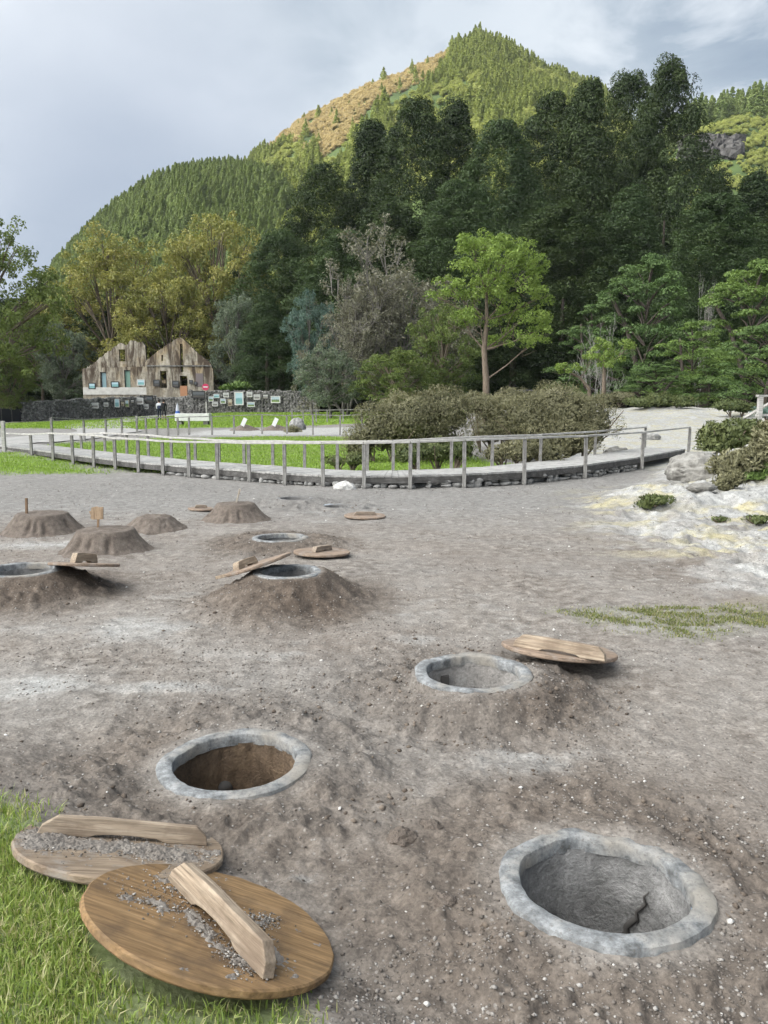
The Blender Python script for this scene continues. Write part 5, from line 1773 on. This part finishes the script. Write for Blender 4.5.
for px, py, w, h, pr, fr, lab in [
    (95, 405.5, 7, 5.5, 1, 'white', 'white framed picture on the long wall, first one from the timber fence'), (106, 404.5, 4.5, 4, 1, 'white', 'tiny white framed picture, second on the long wall'),
    (117, 403, 5, 8.5, 2, 'white', 'upright picture on the long wall below the tall windows'), (122.5, 404, 2.8, 4, 4, 'tan', 'tiny tan picture on the long wall beside the upright one'),
    (127, 403.5, 4, 7, 0, 'tan', 'upright tan framed picture on the long wall'), (132.5, 401.5, 4, 4, 1, 'black', 'small black framed picture on the long wall'),
    (139, 401, 8.5, 6.5, 1, 'white', 'pale wide picture on the long wall near its end'), (146, 406.5, 5, 4.5, 1, 'white', 'white framed picture at the low end of the long wall'), (148.5, 399.5, 9, 8, 3, 'black', 'dark brown board at the end of the long wall')]:
    xa, xb = at(22, 405, 76)[0], at(153, 405, 88)[0]
    sl_ = (88 - 76) / (xb - xa); tx_ = at(px, 405, 1.0)[0]
    picture(px, py, w, h, (76 - sl_ * xa) / (1 - sl_ * tx_) - .62, pr, fr, lab)
picture(198.5, 394.5, 13, 7, 88.3, 3, 'black', 'wide dark blue board at the start of the picture wall')
for px, py, w, h, pr, fr, lab in [
    (92, 386, 7, 6, 2, 'black', 'picture on the ruin under the white end eave'), (115, 384.5, 8, 6, 2, 'black', 'picture on the ruin between the two tall windows'), (141, 382.5, 7.5, 6, 2, 'white', 'picture on the ruin beside the joint of the gables'),
    (156.5, 383, 6.5, 6.5, 3, 'black', 'dark square picture on the taller gable, before the overgrown opening'), (175.5, 384, 6.5, 6.5, 3, 'black', 'dark square picture on the taller gable beside the door opening'), (191, 382, 3.5, 4, 3, 'black', 'tiny dark picture on the taller gable above its fellow'), (195.5, 383.5, 3, 3.5, 3, 'black', 'tiny dark picture on the taller gable, the lower one')]:
    picture(px, py, w, h, HD - (.42 if px > 147 else .12), pr, fr, lab)

# pink round sign
c = at(205.5, 387, 88)
o = empty('round_sign', (c[0], 88, gz(c[0], 88)), 'round pink red sign with a white bar on a post above the rubble wall', 'sign')
hz_ = c[2] - o.location.z
mb = MB(); mb.tube([(0, .05, 0), (0, .05, hz_ + .3)], [.035, .035], 8); mb.build('post', GREYWOOD, o)
mb = MB(); mb.tube([(0, .0, hz_), (0, -.02, hz_)], [.38, .38], 32); mb.build('disc', plain('sign_pink', (.62, .06, .14), .4), o)
mb = MB(); mb.box((0, -.026, hz_), (.5, .008, .13)); mb.build('bar', plain('sign_white', (.75, .72, .72), .4), o)

# white block table on the upper lawn
D = 52.0
c = at(193.5, 424, D); zt = gz(c[0], D)
o = empty('garden_table', (c[0], D, zt), 'white slab table with dark stub feet on the upper lawn', 'table')
WH = stone('white_slab', ((.48, .48, .46), (.62, .62, .60), (.74, .74, .72)), 2, .3, .01)
wt = 34 * D / F
mb = MB(); mb.box((0, 0, .52), (wt, .75, .50)); mb.build('slab', WH, o, False, .03)
for s in (-1, 1):
    mb = MB(); mb.box((s * wt * .38, 0, .12), (.3, .6, .27)); mb.build('foot', STD, o)
mb = MB(); mb.box((-.15, -.1, .785), (.7, .35, .025), Matrix.Rotation(.12, 3, 'Z')); mb.build('dark_inlay', BEAMW, o)

# small white slanted signs on far mounds
for px, py, lab, sd in ((244, 429, 'small white slanted plate on the far mound by the second railing', 7), (275, 422, 'small white slanted plate on the far mound nearer the boulder', 8)):
    D = 39.0
    c = at(px, py, D); z = gz(c[0], D)
    mm = MB(); n = 28; vs = []
    for j in range(7):
        t_ = j / 6; r_ = .85 * (1 - t_) ** .8 + .02; zz = .36 * t_
        for i in range(n):
            a = 6.283 * i / n; q = 1 + .12 * math.sin(a * 3 + sd)
            vs.append((r_ * math.cos(a) * q, r_ * .8 * math.sin(a) * q, zz))
    ob = mm.add(vs, [(j * n + i, j * n + (i + 1) % n, (j + 1) * n + (i + 1) % n, (j + 1) * n + i) for j in range(6) for i in range(n)]).build('soil_mound', MOUND, None, True)
    ob.location = (c[0] - .05, D + .3, z - .03)
    tag(ob, 'low dark mound beyond the lawn carrying the ' + ('first' if sd == 7 else 'second') + ' small white plate', 'mound', 'far soil mounds')
    o = empty('plate_sign', (c[0], D - .1, z + .1), lab, 'sign')
    mb = MB(); mb.beam((0, .03, -.15), (.02, .03, .35), .03, .03); mb.build('post', GREYWOOD, o)
    mb = MB(); mb.box((.02, 0, .34), (.2, .02, .42), Matrix.Rotation(.45, 3, 'Y')); mb.build('plate', plain('white_plate', (.72, .72, .7), .4), o)

# blue and white parasol-like marker at the gate
D = 84.0
c = at(177.5, 409, D); z = gz(c[0], D)
o = empty('marker_cone', (c[0], D, z), 'blue and white cone shaped marker standing in the gateway of the ruin', 'marker')
hc = 1.25
mb = MB(); mb.lathe([(.30, 0), (.20, .45)], 20); mb.build('skirt', plain('blue_cloth', (.09, .17, .50), .5), o, True)
mb = MB(); mb.lathe([(.20, .452), (.12, 1.0), (.03, hc), (0.001, hc + .02)], 20); mb.build('cone', plain('white_cloth', (.6, .62, .68), .5), o, True)


# ------------------------------------------------------------------ two walkers
def person_mat(name, top, legs, skin, hair, zl, zt, zs=0.0):
    t = NT(name); tc = t.node('ShaderNodeTexCoord'); s = t.node('ShaderNodeSeparateXYZ'); t.l.new(tc.outputs['Object'], s.inputs[0])
    z = t.math('DIVIDE', s.outputs['Z'], 2.0)
    st = [(0, (.04, .035, .03)), (.045, skin if zs else legs), (max(.05, zs / 2), legs), (zl / 2, top), (zt / 2, skin)]
    r = t.ramp(z, st, 'CONSTANT'); t.color(r)
    return t.m


def person(px, D, face, label, mat, hairmat, step, arms, seed):
    x = at(px, 410, D)[0]; z = gz(x, D)
    o = empty('person', (x, D, z), label, 'person', 'walkers on the path', face)
    # y+ is forward
    V = [(0, 0, .93), (0, .01, 1.12), (0, .02, 1.36), (0, .02, 1.47), (0, .04, 1.56), (0, .05, 1.68),
         (-.09, 0, .90), (-.10, .10 * step, .50), (-.10, .02 * step, .09), (-.10, .02 * step + .13, .04),
         (.09, 0, .90), (.10, -.02 * step, .50), (.10, -.22 * step, .10), (.10, -.22 * step + .13, .05),
         (-.18, .01, 1.38), (-.22, arms[0], 1.10), (-.20, arms[0] + .12, .88), (-.19, arms[0] + .16, .79),
         (.18, .01, 1.38), (.22, arms[1], 1.10), (.20, arms[1] + .10, .88), (.19, arms[1] + .13, .79)]
    E_ = [(0, 1), (1, 2), (2, 3), (3, 4), (4, 5), (0, 6), (6, 7), (7, 8), (8, 9), (0, 10), (10, 11), (11, 12), (12, 13), (2, 14), (14, 15), (15, 16), (16, 17), (2, 18), (18, 19), (19, 20), (20, 21)]
    rad = [.15, .135, .15, .06, .085, .075, .095, .065, .045, .04, .095, .065, .045, .04, .06, .045, .036, .035, .06, .045, .036, .035]
    me = bpy.data.meshes.new('body'); me.from_pydata(V, E_, []); me.materials.append(mat)
    b = bpy.data.objects.new('body', me); COL.objects.link(b); b.parent = o
    sk = b.modifiers.new('skin', 'SKIN'); sk.use_smooth_shade = True
    for i, r_ in enumerate(rad):
        q = me.skin_vertices[0].data[i]; q.radius = (r_, r_ * (.72 if i in (0, 1, 2) else 1)); q.use_root = (i == 0)
    ssd = b.modifiers.new('subsurf', 'SUBSURF'); ssd.levels = 2; ssd.render_levels = 2
    mb = MB(); rock = []
    mb.lathe([(.001, 1.80), (.06, 1.785), (.098, 1.73), (.104, 1.67), (.098, 1.60), (.08, 1.56)], 18)
    h = mb.build('hair', hairmat, o, True); h.location = (0, .035, 0)
    return o, (x, D, z)


HAIR = plain('dark_hair', (.03, .022, .018))
PM1 = person_mat('walker_white_top', (.62, .63, .66), (.025, .03, .045), (.42, .27, .20), None, .98, 1.47)
PM2 = person_mat('walker_dark_clothes', (.02, .02, .025), (.025, .025, .03), (.40, .26, .19), None, 1.0, 1.47, .42)
_, p1 = person(159.2, 66.5, .25, 'person in a white top and dark trousers walking up the path', PM1, HAIR, 1.0, (.10, -.08), 1)
_, p2 = person(163.8, 66.0, .1, 'person in dark clothes with bare calves and a black backpack', PM2, HAIR, -1.0, (-.06, .12), 2)
mb = MB(); mb.box((0, 0, .22), (.30, .15, .44), None, .015)
o = mb.build('backpack', plain('black_nylon', (.018, .018, .022)), None, False, .04); o.location = (p2[0] + .02, p2[1] - .235, p2[2] + 1.02)
tag(o, 'black backpack worn by the walker in dark clothes', 'backpack')
mb = MB(); mb.box((0, 0, .14), (.26, .14, .28), None, .015)
o = mb.build('shoulder_bag', plain('dark_blue_nylon', (.02, .03, .07)), None, False, .04); o.location = (p1[0] + .06, p1[1] - .225, p1[2] + .98)
tag(o, 'small dark bag on the back of the walker in the white top', 'bag')


# ------------------------------------------------------------------ grass, pebbles, clods
def blades(P, Hh, Wd, mat, seed, lean=.55):
    r = np.random.default_rng(seed); n = len(P)
    a = r.uniform(0, 6.283, n); b = r.uniform(0, 6.283, n)
    side = np.stack([np.cos(a), np.sin(a), np.zeros(n)], 1); ld = np.stack([np.cos(b), np.sin(b), np.zeros(n)], 1)
    h = (Hh * r.uniform(.45, 1.25, n))[:, None]; w = (Wd * r.uniform(.7, 1.3, n))[:, None]; le = (lean * r.random(n))[:, None]
    up = np.array([0, 0, 1.0])
    m1 = P + up * h * .55 + ld * h * le * .35; tip = P + up * h * (1 - .3 * le) + ld * h * le
    V = np.stack([P - side * w, P + side * w, m1 + side * w * .75, m1 - side * w * .75, tip + side * w * .1, tip - side * w * .1], 1).reshape(-1, 3)
    i = np.arange(n)[:, None] * 6
    Fq = np.concatenate([i + np.array([[0, 1, 2, 3]]), i + np.array([[3, 2, 4, 5]])], 0)
    var = r.random(n)
    return V, Fq, np.concatenate([var, var])


F_GRASS = foliage('grass_blades', (.15, .225, .045), (.34, .43, .115), .35, 0, (.50, .45, .27))
F_GRASS2 = foliage('dull_grass_blades', (.09, .115, .03), (.20, .23, .07), .3, 0, (.34, .29, .17))
F_LAWN = foliage('lawn_blades', (.15, .25, .03), (.30, .42, .08), .35, 0)
r = np.random.default_rng(77)
n = 230000
x = r.uniform(-2.6, .1, n); y = r.uniform(.7, 3.6, n)
sd = poly_sd(x, y, BANKLINE) + .30 * (fbm(x * 5, y * 5, 34, 4, .6) - .5)
dens = ss(.12, -.22, sd) * (.35 + .65 * ss(.3, .55, fbm(x * 4, y * 4, 36, 3)))
# keep blades off the lids
for o, rad in ((lid1, .358), (lid2, .374)):
    q = o.matrix_world.translation
    dens *= np.where(np.hypot(x - q.x, (y - q.y) * 1.05) < rad * .93, 0, 1)
m = (r.random(n) < dens)
x, y = x[m], y[m]
P = np.stack([x, y, ground_height(x, y) - .004], 1)
v, f, a = blades(P, .040, .0023, None, 1, .95)
tag(link('grass', np_mesh('grass', v, f, F_GRASS, fattr=a)), 'green lawn grass at the edge of the gravel beside the lids', 'grass', None, 'stuff')
n = 90000
bb = np.array(PATCH); x = r.uniform(bb[:, 0].min() - .2, bb[:, 0].max() + .2, n); y = r.uniform(bb[:, 1].min() - .2, bb[:, 1].max() + .2, n)
sd = poly_sd(x, y, PATCH) + .35 * (fbm(x * 3, y * 6, 35, 3) - .5)
m = r.random(n) < ss(.12, -.20, sd) * (.08 + .92 * ss(.40, .62, fbm(x * 6, y * 9, 37, 4))) * .42
x, y = x[m], y[m]
v, f, a = blades(np.stack([x, y, ground_height(x, y) - .004], 1), .028, .0032, None, 2, 1.1)
tag(link('grass', np_mesh('grass', v, f, F_GRASS2, fattr=a)), 'ragged patch of short grass on the bare gravel', 'grass', None, 'stuff')
n = 260000
x = r.uniform(-18, 5, n); y = r.uniform(18, 36, n)
m = r.random(n) < LAWN(x, y) * .5
x, y = x[m], y[m]
v, f, a = blades(np.stack([x, y, ground_height(x, y) - .01], 1), .075, .010, None, 3, .9)
tag(link('grass', np_mesh('grass', v, f, F_LAWN, fattr=a)), 'bright lawn between the boardwalk and the second railing', 'grass', None, 'stuff')
n = 120000
x = r.uniform(-36, 8, n); y = r.uniform(38, 90, n)
m = r.random(n) < LAWN(x, y) * .6
x, y = x[m], y[m]
v, f, a = blades(np.stack([x, y, ground_height(x, y) - .01], 1), .12, .03, None, 4, .9)
tag(link('grass', np_mesh('grass', v, f, F_LAWN, fattr=a)), 'upper lawn in front of the rubble walls', 'grass', None, 'stuff')


def pebbles(n, smin, smax, seed, name, label, mat, dens=None, pw=2.2):
    r = np.random.default_rng(seed)
    # evenly over the view
    v = r.random(n); y = 1.5 * (17 / 1.5) ** (v ** .8); x = r.uniform(-1, 1, n) * (.62 * y + .3)
    keep = np.ones(n, bool)
    for cx, cy, rz, rr, fall in PITS.values():
        keep &= np.hypot(x - cx, y - cy) > rr + .015
    keep &= poly_sd(x, y, BANKLINE) > .02
    for o, rad in ((lid1, .36), (lid2, .375), (lid3, .365)):
        q = o.matrix_world.translation; keep &= np.hypot(x - q.x, y - q.y) > rad
    if dens is not None: keep &= r.random(n) < dens(x, y)
    x, y = x[keep], y[keep]; n = len(x)
    s = smin * (smax / smin) ** (r.random(n) ** pw) * (1 + .05 * y)
    z = ground_height(x, y) + s * .12
    base = np.array([(0, 0, 1), (1, 0, 0), (.31, .95, 0), (-.81, .59, 0), (-.81, -.59, 0), (.31, -.95, 0), (0, 0, -1)], float)
    tri = np.array([(0, 1, 2), (0, 2, 3), (0, 3, 4), (0, 4, 5), (0, 5, 1), (6, 2, 1), (6, 3, 2), (6, 4, 3), (6, 5, 4), (6, 1, 5)])
    B = base[None] * (1 + .45 * (r.random((n, 7, 1)) - .5)) * np.stack([s, s * r.uniform(.6, 1, n), s * r.uniform(.45, .8, n)], 1)[:, None, :]
    B[:, 1:6, 2] += (r.random((n, 5)) - .5) * s[:, None] * .5
    a = r.uniform(0, 6.283, n); c, d = np.cos(a)[:, None], np.sin(a)[:, None]
    Vx = B[:, :, 0] * c - B[:, :, 1] * d + x[:, None]; Vy = B[:, :, 0] * d + B[:, :, 1] * c + y[:, None]; Vz = B[:, :, 2] + z[:, None]
    V = np.stack([Vx, Vy, Vz], -1).reshape(-1, 3)
    Fq = (np.arange(n)[:, None, None] * 7 + tri[None]).reshape(-1, 3)
    return tag(link(name, np_mesh(name, V, Fq, mat, True, np.repeat(r.random(n), 10))), label, 'gravel', None, 'stuff')


def rampmat(name, stops):
    t = NT(name); v = t.attr('var', 'Fac'); n = t.noise(t.pos(), 40, 4)
    t.color(t.mix(.4, t.ramp(v, stops), t.ramp(n, [(.3, .5), (.7, 1.2)]), 'MULTIPLY')); t.b.inputs['Roughness'].default_value = .9
    return t.m


GRAV = rampmat('gravel_stones', [(0, (.10, .085, .072)), (.5, (.20, .175, .155)), (.85, (.28, .26, .24)), (1, (.40, .38, .355))])
pebbles(70000, .0028, .0100, 1, 'gravel', 'fine volcanic gravel scattered over the ground', GRAV, lambda x, y: .12 + .88 * ss(.42, .62, fbm(x * 1.1, y * 1.6, 67, 4)), 2.6)
PALE = rampmat('pale_stones', [(0, (.38, .36, .33)), (1, (.68, .66, .63))])
pebbles(380, .004, .014, 2, 'pale_pebbles', 'pale stones scattered on the dark soil', PALE, pw=3)
CLOD = rampmat('soil_clods', [(0, (.075, .058, .046)), (1, (.19, .155, .125))])


def cl_d(x, y):
    q = np.full(x.shape, 9.)
    for cx, cy, rz, rr, fall in PITS.values(): q = np.minimum(q, np.hypot(x - cx, y - cy) - rr)
    return .02 + .98 * ss(.9, .2, q) * ss(.45, .6, fbm(x * 3, y * 3, 66, 2))


pebbles(15000, .004, .016, 3, 'soil_clods', 'dark crumbs of dug soil around the pits', CLOD, cl_d)
# a few larger clods west of the nearest pit
for i, (px, py, s) in enumerate([(430, 822, .045), (402, 834, .05), (445, 905, .04)]):
    g = hit(px, py, .02)
    rock_thing(px, py, float(g[1]), s * 2.4, s * 1.5, s * 2.2, MOUND, ['dark lump of soil, first one uphill from the biggest pit', 'dark lump of soil lying with pale pebbles', 'dark lump of soil close to the rim of the biggest pit'][i], 90 + i, 'soil_clod', 'lumps of dug soil', 'soil clod')

# ------------------------------------------------------------------ sky, sun, added sun blocker
SUN_AZ = Vector((-.74, -.42, 0)).normalized(); EL = R(36)
TOSUN = Vector((SUN_AZ.x * math.cos(EL), SUN_AZ.y * math.cos(EL), math.sin(EL)))
w = bpy.data.worlds.new('World'); S.world = w; w.use_nodes = True
nt = w.node_tree; N_ = nt.nodes; L_ = nt.links
bg = N_['Background']; bg.inputs[1].default_value = .1
sky = N_.new('ShaderNodeTexSky'); sky.sky_type = 'NISHITA'; sky.sun_disc = False
sky.sun_elevation = EL; sky.sun_rotation = math.atan2(TOSUN.x, TOSUN.y)
tc = N_.new('ShaderNodeTexCoord')


def wm(op, a, b=None, c=None):
    m = N_.new('ShaderNodeMath'); m.operation = op
    for i, v_ in enumerate((a, b, c)):
        if v_ is None: continue
        if isinstance(v_, (int, float)): m.inputs[i].default_value = v_
        else: L_.new(v_, m.inputs[i])
    return m.outputs[0]


def wdot(v):
    m = N_.new('ShaderNodeVectorMath'); m.operation = 'DOT_PRODUCT'; L_.new(tc.outputs['Generated'], m.inputs[0]); m.inputs[1].default_value = Vector(v).normalized(); return m.outputs['Value']


def wramp(f, stops):
    r_ = N_.new('ShaderNodeValToRGB'); e = r_.color_ramp.elements
    while len(e) < len(stops): e.new(.5)
    for i, (p, c) in enumerate(stops):
        e[i].position = p; e[i].color = (c, c, c, 1) if isinstance(c, (int, float)) else (*c, 1)
    L_.new(f, r_.inputs[0]); return r_.outputs[0]


def wmix(f, a, b, mode='MIX'):
    m = N_.new('ShaderNodeMix'); m.data_type = 'RGBA'; m.blend_type = mode
    for s_, v_ in ((m.inputs[0], f), (m.inputs[6], a), (m.inputs[7], b)):
        if isinstance(v_, (int, float)): s_.default_value = v_
        elif isinstance(v_, tuple): s_.default_value = (*v_, 1)
        else: L_.new(v_, s_)
    return m.outputs[2]


sx = N_.new('ShaderNodeSeparateXYZ'); L_.new(tc.outputs['Generated'], sx.inputs[0])
zc = wm('ADD', wm('MAXIMUM', sx.outputs['Z'], 0.0), .22)
cv = N_.new('ShaderNodeCombineXYZ')
L_.new(wm('DIVIDE', sx.outputs['X'], zc), cv.inputs[0]); L_.new(wm('DIVIDE', sx.outputs['Y'], zc), cv.inputs[1])


def wnoise(sc, det, ro, dist=0., off=0.):
    n_ = N_.new('ShaderNodeTexNoise'); n_.inputs['Scale'].default_value = sc; n_.inputs['Detail'].default_value = det; n_.inputs['Roughness'].default_value = ro; n_.inputs['Distortion'].default_value = dist
    mp = N_.new('ShaderNodeMapping'); mp.inputs['Location'].default_value = (off, off * .7, 0); L_.new(cv.outputs[0], mp.inputs[0]); L_.new(mp.outputs[0], n_.inputs['Vector']); return n_.outputs['Fac']


nA = wnoise(1.1, 5, .5, .3, 3.1); nB = wnoise(3.2, 6, .55, .5, 1.7)
K = 7.6
cl_ = wramp(wm('ADD', wm('MULTIPLY', nA, .7), wm('MULTIPLY', nB, .3)), [(.42, (.29 * K, .37 * K, .47 * K)), (.50, (.41 * K, .49 * K, .58 * K)), (.59, (.66 * K, .73 * K, .80 * K))])
# brighter, thinner cloud low to the west (left)
gl = wramp(wdot((-.52, .82, .30)), [(.88, 0.0), (.985, 1.0)])
gl = wm('MULTIPLY', gl, wramp(nA, [(.30, .45), (.55, 1.0)]))
cl_ = wmix(gl, cl_, (1.22 * K, 1.25 * K, 1.28 * K))
gr = wm('MULTIPLY', wramp(wdot((.50, .80, .32)), [(.90, 0.0), (.99, 1.0)]), wramp(nB, [(.45, 0.0), (.6, .9)]))
cl_ = wmix(gr, cl_, (.86 * K, .91 * K, .96 * K))
hz2 = wm('MULTIPLY', wramp(wdot((-.30, .93, .17)), [(.95, 0.0), (.995, 1.0)]), .85)
cl_ = wmix(hz2, cl_, (.27 * K, .345 * K, .47 * K))
su = wramp(wdot((-.62, -.34, .70)), [(.62, 0.0), (1.0, 1.0)])  # extra bright sky patch out of view, added to light the foreground
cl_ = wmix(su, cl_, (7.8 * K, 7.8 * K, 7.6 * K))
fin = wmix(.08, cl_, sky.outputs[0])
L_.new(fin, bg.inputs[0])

sl = bpy.data.lights.new('sun', 'SUN'); sl.energy = 5.0; sl.angle = R(.53); sl.color = (1, .90, .74)
so = bpy.data.objects.new('sun', sl); COL.objects.link(so)
so.rotation_euler = (-TOSUN).to_track_quat('-Z', 'Y').to_euler()

# unseen blocker, added in cloud form to keep the sun off the valley floor
t = NT('sun_blocker_white'); t.color((.9, .9, .9)); t.b.inputs['Roughness'].default_value = 1
mb = MB()
ctr = Vector((5, 52, 10)) + TOSUN * 2200
n, m = 64, 12; vs = []
for j in range(m + 1):
    th = math.pi * j / m
    for i in range(n):
        a = 2 * math.pi * i / n
        q = 1 + .10 * math.sin(3 * a + 1) + .07 * math.sin(7 * a)
        q2 = 1 + .25 * float(vnoise(math.cos(a) * 3 + 5, math.sin(a) * 3 + th * 2, 4))
        vs.append((260 * q * math.sin(th) * math.cos(a), 128 * q * math.sin(th) * math.sin(a), 30 * q2 * math.cos(th)))
mb.add(vs, [(j * n + i, (j + 1) * n + i, (j + 1) * n + (i + 1) % n, j * n + (i + 1) % n) for j in range(m) for i in range(n)])
o = mb.build('sun_blocker_cloud', t.m, None, True); o.location = ctr; o['kind'] = 'structure'

# ------------------------------------------------------------------ render settings
# ------------------------------------------------------------------ the damp air over the valley
hm = bpy.data.materials.new('damp_air'); hm.use_nodes = True
hn = hm.node_tree.nodes; hn.remove(hn['Principled BSDF'])
pv = hn.new('ShaderNodeVolumePrincipled'); pv.inputs['Density'].default_value = HAZE; pv.inputs['Color'].default_value = (.93, .96, 1, 1); pv.inputs['Anisotropy'].default_value = .2
hm.node_tree.links.new(pv.outputs[0], hn['Material Output'].inputs['Volume'])
mb = MB(); mb.box((0, 370, 130), (2600, 880, 320))
o = mb.build('haze', hm); o['kind'] = 'stuff'; o['label'] = 'thin damp air softening the far hills'

S.view_settings.view_transform = 'Standard'; S.view_settings.look = 'None'; S.view_settings.gamma = 1
S.view_settings.use_curve_mapping = False
S.view_settings.exposure = .56
S.render.engine = 'CYCLES'
S.cycles.use_denoising = True
S.cycles.max_bounces = 6; S.cycles.diffuse_bounces = 3; S.cycles.transmission_bounces = 4; S.cycles.transparent_max_bounces = 4
S.cycles.sample_clamp_indirect = 8
bpy.context.view_layer.update()
